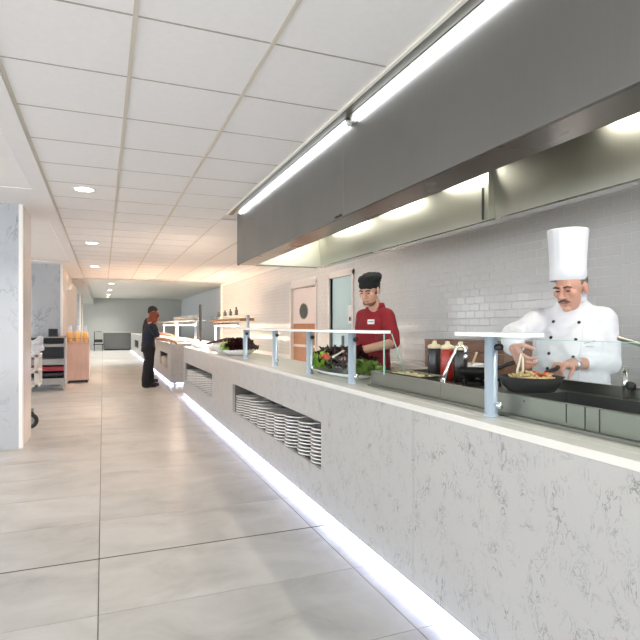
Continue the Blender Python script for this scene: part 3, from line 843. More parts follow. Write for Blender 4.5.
# far salad
salad_bowl((1.62, 6.84, ZT + .004), .2, .07, 'white bowl of dark lettuce at the far end of the glass guard')
for i, (x, y, s) in enumerate([(1.60, 6.70, 1.15), (1.68, 6.86, 1.2), (1.58, 6.82, 1.1), (1.70, 6.66, 1.0)]):
    lettuce((x, y, ZT + .075), 'r', 20, s, 'dark red lettuce heaped in the far white bowl', 60 + i, 'dark lettuces in the far bowl')
lettuce((1.55, 7.02, ZT + .06), 'g', 12, 1.0, 'bright green lettuce hanging over the rim of the far white bowl', 70)
salad_bowl((1.62, 7.5, ZT + .004), .21, .13, 'deep white bowl with a dark ladle across its rim')
l0, l1 = P(231, 338.5, 7.75), P(206.5, 343.8, 8.0)
ld = empty('serving_ladle', l1, 0, 'dark serving spoon lying across the deep white bowl', 'spoon')
tube('ladle_handle', [(0, 0, 0), (l0 - l1) * .5, (l0 - l1) * .85], [.014, .022, .03], mat('dark_handle', (52, 30, 24), .5), ld, 8)
bm = bmesh.new(); aball(bm, (l0 - l1) * .95, (.06, .05, .022)); finish('ladle_scoop', bm, mat('dark_handle', (52, 30, 24), .5), ld, smooth=True)

# ------------------------------------------------------------------ gantries and dishes on the far counters
def gantry(name, x, y0, y1, z, label, wood=True, zb=ZT):
    g = empty(name, (x, y0, zb), 0, label, 'gantry shelf')
    L = y1 - y0; h = z - zb
    for y in (0, L):
        p = tube('post', [(0, y, 0), (0, y, h + .02)], .022, POST, g, 14)
        lathe('post_foot', [(0, 0), (.05, 0), (.05, .006), (0, .008)], POST, p, (0, y, 0), 16)
    box('glass_shelf', -.2, .2, -.12, L + .1, h + .02, h + .032, GLASS if wood else SHELFG, g, .002)
    if wood: box('wood_board', -.1, .1, .03, L - .03, h - .06, h - .02, mat('gantry_wood', (172, 124, 84), .45, var=.15), g, .004)
    return g
gantry('condiment_gantry', 1.85, 7.25, 9.55, 1.43, 'glass shelf on steel posts with a wooden board at the counter end')
for i, (y, hgt) in enumerate([(7.95, .12), (8.35, .10), (8.75, .09), (9.25, .08)]):
    t = empty('condiment_bottle', (1.85, y, 1.4625), 0, 'small glass condiment bottle, %s from the salad guard on the glass shelf' % ORD[i], 'bottle', 'bottles on the glass shelf')
    lathe('bottle_body', [(0, 0), (.025, 0), (.025, hgt * .6), (.01, hgt * .75), (.01, hgt * .9), (0, hgt * .9)], mat('smoky_glass', (150, 140, 130), .15), t, n=14)
    lathe('bottle_cap', [(0, hgt * .9), (.013, hgt * .9), (.013, hgt), (0, hgt)], BLACK, t, n=12)
WARMC = (1, .76, .62)
def heat_lamp(x, y0, y1, z, label, e):
    t = empty('heat_lamp', (x, y0, z), 0, label, 'heat lamp', 'heat lamps over the buffet')
    box('lamp_housing', -.06, .06, 0, y1 - y0, 0, .04, STEELB, t, .004)
    box('lamp_bar', -.045, .045, .02, y1 - y0 - .02, -.012, 0, WARM, t)
    lamp('heat_glow', 'AREA', (0, (y1 - y0) / 2, -.02), e, WARMC, t, shape='RECTANGLE', size=.1, size_y=y1 - y0 - .1)
heat_lamp(1.85, 8.0, 9.4, 1.31, 'warm heat lamp bar under the wooden board of the counter end shelf', 30)
for i, (a, b) in enumerate([(12.4, 15.6), (16.0, 19.2)]):
    g = gantry('buffet_gantry', 1.95, a, b, 1.40, ['white buffet shelf with cups beside the two people', 'white buffet shelf further along the buffet counter'][i], False)
    heat_lamp(1.95, a + .1, b - .1, 1.33, ['warm heat lamp under the buffet shelf beside the two people', 'warm heat lamp under the buffet shelf further along'][i], 85)
cupm = None
rc = random.Random(11)
for k in range(22):
    if cupm is None:
        o = lathe('cup', [(0, 0), (.035, 0), (.054, .03), (.06, .11), (.055, .11), (.048, .03), (0, .006)], PLATE, None, n=14); cupm = o
    else:
        o = cupm.copy(); COL.objects.link(o)
    y = 12.5 + (k // 2) * .29; o.location = (1.87 + (k % 2) * .15, y, 1.4325)
    tag(o, 'white cup upside in the rows on the buffet shelf', 'cup', 'cups on the buffet shelf')
    o['label'] = 'white cup, %s along the %s row on top of the buffet shelf' % (ORD[k // 2], ['aisle side', 'kitchen side'][k % 2])
# bright dishes on the counters
dm = None
spots = [(1.62, 8.2), (1.72, 8.75), (1.58, 9.2), (1.58, 9.6), (1.80, 9.95)]
for k, (x, y) in enumerate(spots):
    if dm is None:
        o = lathe('serving_dish', [(0, 0), (.11, 0), (.15, .05), (.16, .09), (.155, .09), (.14, .05), (.1, .008), (0, .008)], PLATE, None, n=24); dm = o
    else:
        o = dm.copy(); COL.objects.link(o)
    o.location = (x, y, ZT + .001); tag(o, 'white serving dish, %s from the salad guard at the counter end' % ORD[k], 'dish', 'dishes at the counter end')
FOOD = [mat('food_a', (222, 170, 96), .5, var=.2, scale=30), mat('food_b', (190, 90, 50), .5, var=.25, scale=30), mat('food_c', (150, 160, 70), .5, var=.25, scale=30)]
for k in range(12):
    y = 12.5 + k * .58
    t = empty('chafing_tray', (1.68, y, ZT + .001), 0, 'white tray of %s, %s from the serving counter under the heat lamps' % (['golden food', 'brown food', 'green food'][k % 3], ORD[k]), 'food tray', 'food trays on the buffet')
    bm = bmesh.new(); abox(bm, -.2, .2, 0, .5, 0, .008)
    for q in ((-.2, .2, 0, .012), (-.2, .2, .488, .5)): abox(bm, *q, .008, .06)
    for q in ((-.2, -.188, .012, .488), (.188, .2, .012, .488)): abox(bm, *q, .008, .06)
    finish('tray_pan', bm, PLATE, t)
    bm = bmesh.new()
    for i in range(28): aball(bm, (rc.uniform(-.15, .15), rc.uniform(.05, .45), .03 + rc.uniform(0, .02)), (rc.uniform(.025, .04), rc.uniform(.025, .04), .02), seg=6)
    o = finish('food', bm, FOOD[k % 3], t, smooth=True); o['kind'] = 'stuff'
gp = tube('tall_post', [(2.02, 12.18, ZT), (2.02, 12.18, 1.78)], .03, mat('grey_post', (120, 118, 116), .4, .6), None, 14)
tag(gp, 'tall grey post standing at the near end of the buffet counter', 'post')

# ------------------------------------------------------------------ trolleys on the left
tl = empty('service_trolley', (-1.40, 12.0, 0), 0, 'grey steel tray trolley with dark and red trays before the marble column', 'trolley')
TW, TD, THt = .70, .5, 1.06
GS = mat('grey_trolley_steel', (150, 148, 146), .45, .4)
for x in (0, TW - .03):
    for y in (0, TD - .03): box('upright', x, x + .03, y, y + .03, .1, THt, GS, tl)
box('top_tray', -.01, TW + .01, -.01, TD + .01, THt, THt + .025, GS, tl, .004)
box('side_panel', TW - .03, TW, .03, TD - .03, .12, THt, mat('trolley_side', (196, 194, 198), .4), tl)
box('rear_panel', .03, TW - .03, TD - .02, TD - .01, .12, THt, BLACK, tl)
for z, m, h in ((.12, GS, .13), (.30, BLACK, .06), (.40, mat('red_tray', (150, 40, 52), .5), .085), (.52, GS, .12), (.88, GS, .06)):
    box('tray', .031, TW - .031, .0, TD - .03, z, z + h, m, tl, .004)
def castor(par, x, y, r=.045, m=RUBBER):
    c = empty('castor', (x, y, 0)); c.parent = par
    bm = bmesh.new(); alathe(bm, [(0, -.014), (r, -.014), (r, .014), (0, .014)], n=18)
    for v in bm.verts: v.co = Vector((v.co.z, v.co.x, v.co.y + r))
    finish('castor_wheel', bm, m, c)
    bm = bmesh.new(); abox(bm, -.022, -.017, -.02, .02, r, r * 2.2); abox(bm, .017, .022, -.02, .02, r, r * 2.2); abox(bm, -.022, .022, -.025, .025, r * 2.2, r * 2.2 + .008)
    finish('castor_fork', bm, GS, c)
for x in (.04, TW - .04):
    for y in (.04, TD - .04): castor(tl, x, y, .043, mat('pale_castor', (190, 176, 168), .6))
bk = empty('card_terminal', (-1.02, 12.1, THt + .026), 0, 'black box standing on the grey trolley', 'black box')
box('terminal_body', 0, .17, 0, .12, 0, .16, BLACK, bk, .008); box('terminal_front', .015, .155, -.004, 0, .02, .14, mat('dark_screen', (30, 34, 42), .2), bk)
o = box('napkin', 0, .16, 0, .1, 0, .035, CLOTHW, None, .012, loc=(-1.30, 12.08, .941)); tag(o, 'folded white napkin inside the grey trolley', 'napkin')
# white cart tucked behind the near column, with cloth
ct = empty('linen_cart', (-1.50, 7.7, 0), 0, 'white shelved linen cart behind the near marble column', 'cart')
WP = mat('white_plastic', (228, 222, 216), .5)
for x in (0, .69):
    for y in (0, .45): box('upright', x, x + .045, y, y + .045, .52, .94, WP, ct, .004)
for z in (.52, .70, .90): box('shelf', 0, .735, 0, .495, z, z + .035, WP, ct, .004)
for y in (.05, .4): tube('axle_leg', [(.12, y, .53), (.5, y, .2), (.62, y, .11)], .016, GS, ct, 8)
box('base_rail', .1, .64, .03, .06, .16, .2, GS, ct); box('base_rail', .1, .64, .40, .43, .16, .2, GS, ct)
def bigwheel(x, y):
    bm = bmesh.new(); alathe(bm, [(.055, -.012), (.09, -.02), (.1, -.014), (.1, .014), (.09, .02), (.055, .012)], n=26)
    for v in bm.verts: v.co = Vector((v.co.x + x, v.co.z + y, v.co.y + .1))
    wl_ = finish('wheel', bm, RUBBER, ct, smooth=True)
    bm = bmesh.new(); alathe(bm, [(0, -.01), (.055, -.012), (.055, .012), (0, .01)], n=20)
    for v in bm.verts: v.co = Vector((v.co.x + x, v.co.z + y, v.co.y + .1))
    finish('hub', bm, GS, wl_)
for x, y in ((.1, 0), (.1, .42), (.64, 0), (.55, .42)): bigwheel(x, y)
bm = bmesh.new()
for (c, r) in (((0, 0, .0), .07), ((.03, -.01, .07), .06), ((.05, .0, .13), .035), ((-.05, .02, .05), .055), ((0, 0, -.06), .05), ((.06, -.03, .0), .04)): aball(bm, c, r, seg=12)
cl = fuse('white_cloth', bm, CLOTHW, .008, 3, None, lambda p: .012 * noise.noise(p * 22))
cl.location = (-.80, 7.8, 1.015); tag(cl, 'crumpled white cloth on the linen cart behind the marble column', 'cloth')
# juice cabinet
jc = empty('juice_cabinet', (-.77, 13.45, 0), 0, 'pale pink wooden cabinet carrying the juice bottles', 'cabinet')
PW = mat('pale_pink_wood', (206, 180, 170), .5, var=.06, scale=4, stretch=(6, 6, .6))
box('cabinet_body', 0, .48, .02, .5, .06, .91, PW, jc, .003); box('cabinet_door', .006, .474, 0, .018, .07, .9, PW, jc, .003)
box('cabinet_top', -.008, .488, -.008, .508, .91, .93, PW, jc, .003); box('cabinet_plinth', .04, .44, .05, .48, .02, .06, BLACK, jc)
for x in (.05, .43):
    for y in (.06, .44): box('foot', x - .02, x + .02, y - .02, y + .02, 0, .02, BLACK, jc)
JU = mat('orange_juice', (238, 194, 126), .2); JC = mat('bottle_cap_blue', (206, 220, 236), .3)
for k in range(6):
    x = -.70 + (k % 3) * .16; y = 13.58 + (k // 3) * .18
    t = empty('juice_bottle', (x, y, .931), 0, 'orange juice bottle %s in the row %s on the pink cabinet' % (['nearest the trolley', 'in the middle', 'nearest the aisle'][k % 3], ['along the rail', 'behind'][k // 3]), 'bottle', 'juice bottles on the cabinet')
    lathe('juice', [(0, .001), (.058, .001), (.062, .01), (.062, .2), (.05, .24), (0, .24)], JU, t, n=18)
    lathe('bottle_neck', [(.05, .2405), (.034, .29), (.03, .36), (.034, .375), (0, .375)], JC, t, n=18)
rail = tube('bottle_rail', [(-.76, 13.47, 1.02), (-.30, 13.47, 1.02)], .008, mat('brass_rail', (190, 140, 90), .4, .6), None, 8)
rail.parent = jc; rail.matrix_parent_inverse = Matrix.Translation((.77, -13.45, 0))
for x in (.02, .46): tube('rail_post', [(x, .02, .93), (x, .02, 1.02)], .006, MATS['brass_rail'], jc, 8)

# far steel cabinet and cart
sc_ = empty('steel_cabinet', (.02, 30.9, 0), 0, 'long grey steel cabinet against the far wall', 'cabinet')
FS = mat('far_steel', (112, 114, 112), .4, .7, var=.05)
box('cabinet_body', 0, 1.95, .02, .8, .06, .94, FS, sc_); box('cabinet_top', -.03, 1.98, -.02, .82, .94, .98, mat('far_steel_top', (190, 192, 190), .3, .5), sc_)
for i in range(3): box('cabinet_door', .02 + i * .64, .63 + i * .64, 0, .018, .09, .92, FS, sc_, .004)
box('cabinet_plinth', .04, 1.9, .06, .78, 0, .06, BLACK, sc_)
fcart = empty('hand_trolley', (-.42, 30.3, 0), 0, 'dark wheeled hand trolley parked beside the steel cabinet', 'trolley')
for y in (0, .4): tube('frame_tube', [(0, y, .1), (0, y, 1.0), (.35, y, 1.0)], .02, BLACK, fcart, 8)
box('deck', -.05, .45, -.02, .42, .32, .36, BLACK, fcart); box('basket', 0, .4, 0, .4, .45, .6, DARKST, fcart, .01)
for x in (0, .4):
    tube('frame_tube', [(x, .2, .1), (x, .2, .34)], .02, BLACK, fcart, 8)
    castor(fcart, x, .0, .08); castor(fcart, x, .4, .08)

# ------------------------------------------------------------------ people
def head_prims(bm, M, fat=1.0, soft=0):
    def T(p): return M @ Vector(p)
    R3 = M.to_3x3()
    def el(c, r): aball(bm, T(c), r, R3, 18)
    el((0, .018, .035), (.076 * fat, .094, .086)); el((0, -.028, -.045), (.060 * fat, .062, .074))
    el((0, -.072, -.100), (.024 * fat, .020, .018)); el((0, -.03, -.085), (.048 * fat, .05, .035))
    acone(bm, T((0, -.086, .012)), T((0, -.108, -.028)), .009, .0135, 10)
    for s in (-1, 1):
        el((s * .013, -.096, -.032), (.010, .012, .009)); el((s * .043 * fat, -.060, -.014), (.024, .024, .022))
        el((s * .079 * fat, .014, -.006), (.011, .022, .034)); el((s * .03, -.079, .027), (.026, .014, .010))
        el((s * .031, -.072, .005), (.017, .014, .010))
    acone(bm, T((-.016, -.085, -.058)), T((.016, -.085, -.058)), .007, .007, 8)
    acone(bm, T((-.013, -.084, -.070)), T((.013, -.084, -.070)), .008, .008, 8)

def hand_prims(bm, wrist, d, nrm, side, curl=(.5, .7, .5), spread=.06, scale=1.0, thumb=(.7, .5)):
    """d towards knuckles, nrm out of the palm; side=+1 puts the thumb on d x nrm"""
    d = d.normalized(); nrm = (nrm - d * nrm.dot(d)).normalized(); sd = d.cross(nrm).normalized() * side
    k = scale
    lens = [(.040, .024, .020), (.044, .028, .021), (.041, .026, .020), (.032, .020, .018)]
    for i in range(4):
        off = (1.5 - i) * .0205 * k
        kn = wrist + d * (.088 - .004 * abs(i - 1.2)) * k + sd * off
        acone(bm, wrist + sd * off * .6 + d * .008 * k, kn, .015 * k, .0115 * k, 10)
        acone(bm, wrist + sd * off * .7 + d * .045 * k + nrm * .006 * k, kn, .013 * k, .010 * k, 10)
        p = kn; ang = 0; dd = (d + sd * spread * (1.5 - i)).normalized()
        for j in range(3):
            ang += curl[j]
            q = p + (dd * math.cos(ang) + nrm * math.sin(ang)) * lens[i][j] * k
            acone(bm, p, q, (.0098 - .0009 * j) * k, (.0090 - .0009 * j) * k, 10); p = q
    b = wrist + sd * .022 * k + d * .018 * k + nrm * .006 * k
    t1 = b + (sd * .75 + d * .65 + nrm * .35 * thumb[1] * 2).normalized() * .042 * k
    t2 = t1 + (d * math.cos(thumb[0]) + nrm * math.sin(thumb[0]) + sd * .25).normalized() * .032 * k
    t3 = t2 + (d * math.cos(thumb[0] + .3) + nrm * math.sin(thumb[0] + .3) - sd * .15).normalized() * .024 * k
    acone(bm, b, t1, .017 * k, .012 * k, 10); acone(bm, t1, t2, .0115 * k, .0105 * k, 10); acone(bm, t2, t3, .0105 * k, .0085 * k, 10)

def wrinkle(amp, sc=9.0):
    return lambda p: amp * (noise.noise(Vector((p.x * sc, p.y * sc, p.z * sc * .55))) + .5 * noise.noise(p * sc * 2.1))

def legs_prims(bm, hipz, xo, stance, rad, feet=True, yo=0):
    for s, (fx, fy) in zip((-1, 1), stance):
        hip = Vector((s * xo, yo, hipz)); kn = Vector((s * xo * .9 + fx * .5, -.02 + fy * .5 + yo, hipz * .54)); an = Vector((s * xo * .85 + fx, .02 + fy + yo, .09))
        acone(bm, hip, kn, rad, rad * .68); acone(bm, kn, an, rad * .68, rad * .52)

def shoes(root, xo, stance, yo=0):
    for s, (fx, fy) in zip((-1, 1), stance):
        bm = bmesh.new(); x = s * xo * .85 + fx; y = .02 + fy + yo
        acone(bm, Vector((x, y + .02, .045)), Vector((x + s * .01, y - .15, .035)), .045, .035, 12); aball(bm, (x, y, .07), .045)
        o = fuse('shoe', bm, mat('black_leather', (16, 15, 15), .35), .009, 3, root)
        for v in o.data.vertices: v.co.z = max(v.co.z, .001)

def face_bits(root, M, hairmat, eyem, brows=True, mous=None, lids=SKIN):
    def T(p): return M @ Vector(p)
    R3 = M.to_3x3()
    for s in (-1, 1):
        bm = bmesh.new(); aball(bm, T((s * .031, -.0805, .004)), (.0125, .009, .0045), R3, 12)
        finish('eye', bm, eyem, root, smooth=True)
        if brows:
            bm = bmesh.new(); acone(bm, T((s * .014, -.0945, .026)), T((s * .033, -.095, .031)), .0045, .005, 8); acone(bm, T((s * .033, -.095, .031)), T((s * .052, -.083, .025)), .005, .0035, 8)
            finish('eyebrow', bm, hairmat, root, smooth=True)
    bm = bmesh.new(); acone(bm, T((-.020, -.0895, -.063)), T((.020, -.0895, -.063)), .0035, .0035, 8)
    finish('lips', bm, mat('lip_tone', (168, 96, 88), .5), root, smooth=True)

EYE = mat('dark_eye', (40, 30, 26), .2)

def on_surface(ob, x, z, y0=-1.0, off=.0):
    me = ob.data
    if 'bvh' not in SURF.get(ob.name, {}):
        SURF[ob.name] = {'bvh': BVHTree.FromPolygons([v.co.copy() for v in me.vertices], [tuple(p.vertices) for p in me.polygons])}
    h = SURF[ob.name]['bvh'].ray_cast(Vector((x, y0, z)), Vector((0, 1, 0)))
    if h[0] is None: return None, None
    return h[0] + h[1] * off, h[1]
SURF = {}

# ---- the chef in white
CH = (2.52, 2.36, 0); CR = math.atan2(-.88, .47)
chef = empty('person', CH, CR, 'person in white chef jacket and tall white hat stirring a pan', 'person')
CM = (Matrix.Translation(CH) @ Matrix.Rotation(CR, 4, 'Z')).inverted()
def LC(px, py, D): return CM @ P(px, py, D)
HM = Matrix.Translation((.022, -.085, 1.512)) @ Matrix.Rotation(math.radians(-14), 4, 'Z') @ Matrix.Rotation(math.radians(16), 4, 'X')
shL = Vector((.170, .0, 1.335)); shR = Vector((-.165, -.0, 1.345))
elL = LC(609, 362, 3.02); wrL = LC(570, 364.5, 2.87)
elR = LC(511, 336, 3.02); wrR = LC(514, 348, 2.79)
panc = P(531, 380.5, 2.6)
hanL_dir = LC(551, 365.0, 2.80) - wrL
hanR_dir = LC(521, 362, 2.70) - wrR
bm = bmesh.new()
head_prims(bm, HM, 1.04)
acone(bm, Vector((.018, -.045, 1.44)), Vector((.01, .0, 1.36)), .056, .064)
aloft(bm, [((0, 0, .86), .15, .11), ((0, 0, 1.0), .15, .11), ((0, 0, 1.25), .155, .10), ((0, 0, 1.38), .14, .075)])
for a, b, c in ((shL, elL, wrL), (shR, elR, wrR)):
    acone(bm, a, b, .05, .044); acone(bm, b, c, .043, .029)
hand_prims(bm, wrL, hanL_dir, Vector((-.1, -.1, -.9)), 1 if True else -1, (.95, 1.05, .8), .05, 1.0)
hand_prims(bm, wrR, hanR_dir, Vector((.75, .15, -.25)), 1, (.55, .8, .6), .05, 1.05)
legs_prims(bm, .88, .1, ((0, 0), (0, 0)), .08)
body = fuse('body', bm, SKIN, .0048, 3, chef)
bm = bmesh.new()
aloft(bm, [((0, -.01, .74), .205, .165), ((0, -.02, .9), .205, .17), ((0, -.025, 1.02), .205, .17), ((0, -.015, 1.18), .205, .155), ((0, 0, 1.28), .200, .135), ((0, .005, 1.35), .165, .11), ((0.01, .0, 1.40), .115, .088), ((.014, -.012, 1.445), .078, .075)])
for a, b, c, e in ((shL, elL, wrL, .56), (shR, elR, wrR, .88)):
    acone(bm, a, b, .070, .063); acone(bm, b, b.lerp(c, e), .063, .050)
    acone(bm, a + Vector((0, 0, 0)), Vector((a.x * .45, .005, 1.36)), .068, .062)
jac = fuse('jacket', bm, CLOTHW, .009, 4, chef, wrinkle(.013, 11))
# collar
bm = bmesh.new()
n = 28
for (r0, z0_, r1, z1_) in ((.071, 1.435, .069, 1.482),):
    ri = []
    for k in range(n):
        t = 2 * PI * k / n; front = max(0, -math.sin(t)) ** 3
        ri.append((bm.verts.new((.016 + r0 * 1.08 * math.cos(t), -.022 + r0 * 1.12 * math.sin(t), z0_ - .02 * front)), bm.verts.new((.016 + r1 * 1.05 * math.cos(t), -.03 + r1 * 1.12 * math.sin(t), z1_ - .035 * front))))
    for k in range(n): bm.faces.new((ri[k][0], ri[(k + 1) % n][0], ri[(k + 1) % n][1], ri[k][1]))
o = finish('collar', bm, CLOTHW, chef, smooth=True); md = o.modifiers.new('s', 'SOLIDIFY'); md.thickness = .006
for x, z in [(-.062, 1.325), (-.068, 1.235), (-.072, 1.145), (-.075, 1.06), (.072, 1.32), (.066, 1.225), (.06, 1.13), (.056, 1.045)]:
    p_, nn = on_surface(jac, x, z)
    if p_ is None: continue
    bm = bmesh.new(); aball(bm, p_, .0095, seg=10); finish('button', bm, BLACK, chef, smooth=True)
# flap edge and pocket stitching follow the cloth
def seam(ob, pts, r, m, root, name):
    q = []
    for x, z in pts:
        p_, nn = on_surface(ob, x, z, off=.001)
        if p_ is not None: q.append(p_)
    if len(q) > 2: tube(name, q, r, m, root, 6)
seam(jac, [(.10 - .015 * k / 12, 1.37 - .42 * k / 12) for k in range(13)], .0028, CLOTHW, chef, 'jacket_flap_edge')
seam(jac, [(.105 + .05 * k / 5, 1.205 + .003 * k) for k in range(6)], .0022, mat('grey_thread', (150, 152, 158), .8), chef, 'pocket_pen')
seam(jac, [(.115 + .035 * k / 4, 1.185 + .004 * (k % 2)) for k in range(5)], .0022, mat('grey_thread', (150, 152, 158), .8), chef, 'chest_lettering')
# hat
hb_ = HM @ Vector((0, .012, .05))
hat = lathe('chef_hat', [(.094, 0), (.098, .004), (.098, .065), (.097, .07), (.0985, .13), (.103, .21), (.109, .282), (.107, .29), (.08, .294), (0, .29)], CLOTHW, chef, n=72,
            mod=lambda t, z: (1 + (.012 * math.cos(18 * t) if z > .075 else 0)), loc=(hb_.x - .016, hb_.y + .01, 1.556))
# grey hair band below the hat, moustache
bm = bmesh.new(); aball(bm, HM @ Vector((0, .025, .035)), (.0815, .094, .075), HM.to_3x3(), 20)
bmesh.ops.bisect_plane(bm, geom=bm.verts[:] + bm.edges[:] + bm.faces[:], plane_co=HM @ Vector((0, -.02, 0)), plane_no=HM.to_3x3() @ Vector((0, -1, .1)), clear_outer=True)
finish('hair', bm, HAIRG, chef, smooth=True)
bm = bmesh.new()
for s in (-1, 1): acone(bm, HM @ Vector((0, -.098, -.045)), HM @ Vector((s * .030, -.088, -.056)), .0085, .005, 8)
finish('moustache', bm, mat('grey_moustache', (92, 82, 76), .8, var=.3, scale=80), chef, smooth=True)
face_bits(chef, HM, mat('grey_brow', (70, 58, 50), .8), EYE)
# watch and cuff, trousers, shoes, apron
wc = wrL.lerp(elL, .12); wd = (elL - wrL).normalized()
tube('wristwatch', [wc - wd * .011, wc + wd * .011], .036, mat('watch_steel', (190, 192, 196), .3, .8), chef, 18)
bm = bmesh.new(); legs_prims(bm, .86, .1, ((0, 0), (0, 0)), .1)
fuse('trousers', bm, CLOTHB, .012, 4, chef, wrinkle(.005))
shoes(chef, .1, ((0, 0), (0, 0)))
bm = bmesh.new(); aloft(bm, [((0, -.015, .45), .205, .17), ((0, -.02, .7), .212, .172), ((0, -.025, .93), .214, .18), ((0, -.025, .98), .214, .18)])
fuse('apron', bm, CLOTHW, .01, 4, chef, wrinkle(.008, 7))
# pan held by the chef
ph = P(555, 369.5, 2.79)
wok = empty('saute_pan', panc, 0, 'black saute pan with food held by the chef over the steel well', 'pan')
R_ = .142
lathe('pan_body', [(0, -.044), (R_ * .7, -.044), (R_ * .9, -.018), (R_, .022), (R_ + .004, .022), (R_ * .93, -.022), (R_ * .73, -.049), (0, -.049)], IRON, wok, n=40)
hv = ph - panc; hdir = Vector((hv.x, hv.y, 0)).normalized()
hl = tube('pan_handle', [hdir * R_ * .97 + Vector((0, 0, .008)), hdir * (R_ + .03) + Vector((0, 0, .03)), hv + hdir * .0, hv + (hv - hdir * R_).normalized() * .035], [.010, .010, .012, .013], BLACK, wok, 12)
rr = random.Random(4)
bm = bmesh.new()
for i in range(90):
    a, q = rr.uniform(0, 2 * PI), R_ * .66 * math.sqrt(rr.random())
    c = Vector((q * math.cos(a), q * math.sin(a), -.018 + rr.uniform(0, .055) * (1 - q / R_ * .6)))
    d = Vector((rr.uniform(-1, 1), rr.uniform(-1, 1), rr.uniform(-.2, .6))).normalized() * rr.uniform(.015, .03)
    acone(bm, c - d, c + d, .007, .006, 6)
o = finish('noodles', bm, mat('cream_noodles', (222, 196, 140), .45, var=.2, scale=40), wok, smooth=True); o['kind'] = 'stuff'
bm = bmesh.new()
for i in range(14):
    a, q = rr.uniform(-.6, 1.2), R_ * .6 * math.sqrt(rr.random())
    aball(bm, (q * math.cos(a), q * math.sin(a), .016 + rr.uniform(0, .018)), (rr.uniform(.012, .02), rr.uniform(.012, .02), .010), seg=8)
o = finish('peppers', bm, mat('orange_pepper', (206, 96, 52), .4), wok, smooth=True); o['kind'] = 'stuff'
# tongs in the chef's right hand
tq = P(522, 360, 2.69); te = P(519, 377, 2.64)
tg = empty('kitchen_tongs', tq, 0, 'pale kitchen tongs in the right hand of the chef', 'tongs')
for s in (-1, 1):
    off = Vector((CYW, -SY, 0)) * s
    tube('tong_arm', [Vector((0, 0, .03)) + off * .004, (te - tq) * .6 + off * .014, (te - tq) + off * .008], [.005, .006, .007], mat('pale_nylon', (226, 218, 200), .5), tg, 8)

# long spout tap at the end of the wells
lr = empty('spout_tap', (1.80, .86, ZD), 0, 'long steel spout tap reaching over the well towards the standpipe', 'tap')
lathe('tap_base', [(0, 0), (.022, 0), (.022, .02), (.014, .026), (0, .026)], STEELB, lr, n=16)
tube('spout', [(0, 0, .01), (0, 0, .10), (0, .03, .135), (0, .3, .197), (0, .6, .27)], [.012, .012, .011, .011, .010], STEELB, lr, 12)

# ---- the cook in red
RC_ = (2.17, 4.13, 0); RR = math.atan2(-.985, .17)
rm = empty('person', RC_, RR, 'person in dark red jacket and black cap preparing salad', 'person')
RM = (Matrix.Translation(RC_) @ Matrix.Rotation(RR, 4, 'Z')).inverted()
def LR(px, py, D): return RM @ P(px, py, D)
hp = LR(369.5, 291, 4.52)
HM2 = Matrix.Translation(hp) @ Matrix.Rotation(math.radians(26), 4, 'Z') @ Matrix.Rotation(math.radians(20), 4, 'X')
sL = Vector((.15, .02, 1.385)); sR = Vector((-.145, -.02, 1.385))
eL = LR(393, 343, 4.38); wL = LR(352, 352.5, 4.12)
eR = LR(360, 350, 4.62); wR = LR(342, 356, 4.36)
bm = bmesh.new(); head_prims(bm, HM2, .97)
nb = Vector((hp.x * .5, .0, 1.42))
acone(bm, HM2 @ Vector((0, .025, -.08)), nb, .053, .062)
aloft(bm, [((0, 0, .9), .14, .10), ((0, 0, 1.05), .13, .095), ((0, 0, 1.3), .15, .1), ((0, 0, 1.42), .13, .07)])
for a, b, c in ((sL, eL, wL), (sR, eR, wR)): acone(bm, a, b, .047, .041); acone(bm, b, c, .040, .028)
hand_prims(bm, wL, LR(342, 351, 4.02) - wL, Vector((0, -.2, -1)), 1, (.5, .6, .5))
hand_prims(bm, wR, LR(334, 356, 4.28) - wR, Vector((0, -.2, -1)), -1, (.5, .6, .5))
legs_prims(bm, .9, .1, ((0, 0), (0, 0)), .078)
fuse('body', bm, SKIN2, .0055, 3, rm)
bm = bmesh.new()
aloft(bm, [((0, 0, .78), .165, .112), ((0, 0, .95), .16, .115), ((0, 0, 1.1), .16, .122), ((0, 0, 1.25), .172, .13), ((0, .0, 1.34), .165, .12), ((0, .005, 1.41), .115, .092), ((0, .0, 1.47), .074, .072)])
for a, b in ((sL, eL), (sR, eR)):
    acone(bm, a, a.lerp(b, .96), .063, .060); acone(bm, a, Vector((a.x * .4, 0, 1.405)), .062, .06)
rj_ = fuse('jacket', bm, CLOTHR, .009, 5, rm, wrinkle(.010))
bm = bmesh.new(); ri = []
for k in range(28):
    t = 2 * PI * k / 28; fr = max(0, -math.sin(t)) ** 2
    ri.append((bm.verts.new((nb.x + .074 * math.cos(t), .0 + .074 * math.sin(t), 1.45 - .02 * fr)), bm.verts.new((nb.x + .066 * math.cos(t), -.012 + .068 * math.sin(t), 1.497 - .04 * fr))))
for k in range(28): bm.faces.new((ri[k][0], ri[(k + 1) % 28][0], ri[(k + 1) % 28][1], ri[k][1]))
o = finish('collar', bm, CLOTHR, rm, smooth=True); o.modifiers.new('s', 'SOLIDIFY').thickness = .006
# badge
p_, nn = on_surface(rj_, .085, 1.335)
if p_:
    bm = bmesh.new(); abox(bm, -.034, .034, -.003, .003, -.02, .02, .002, 1)
    o = finish('name_badge', bm, mat('badge_white', (232, 230, 226), .4), rm, p_ + nn * .005); o.rotation_euler = nn.to_track_quat('-Y', 'Z').to_euler()
    bm = bmesh.new(); abox(bm, -.024, .024, -.0045, -.0035, -.004, .004); o2 = finish('badge_print', bm, mat('badge_ink', (110, 110, 120), .6), rm, p_ + nn * .005); o2.rotation_euler = o.rotation_euler
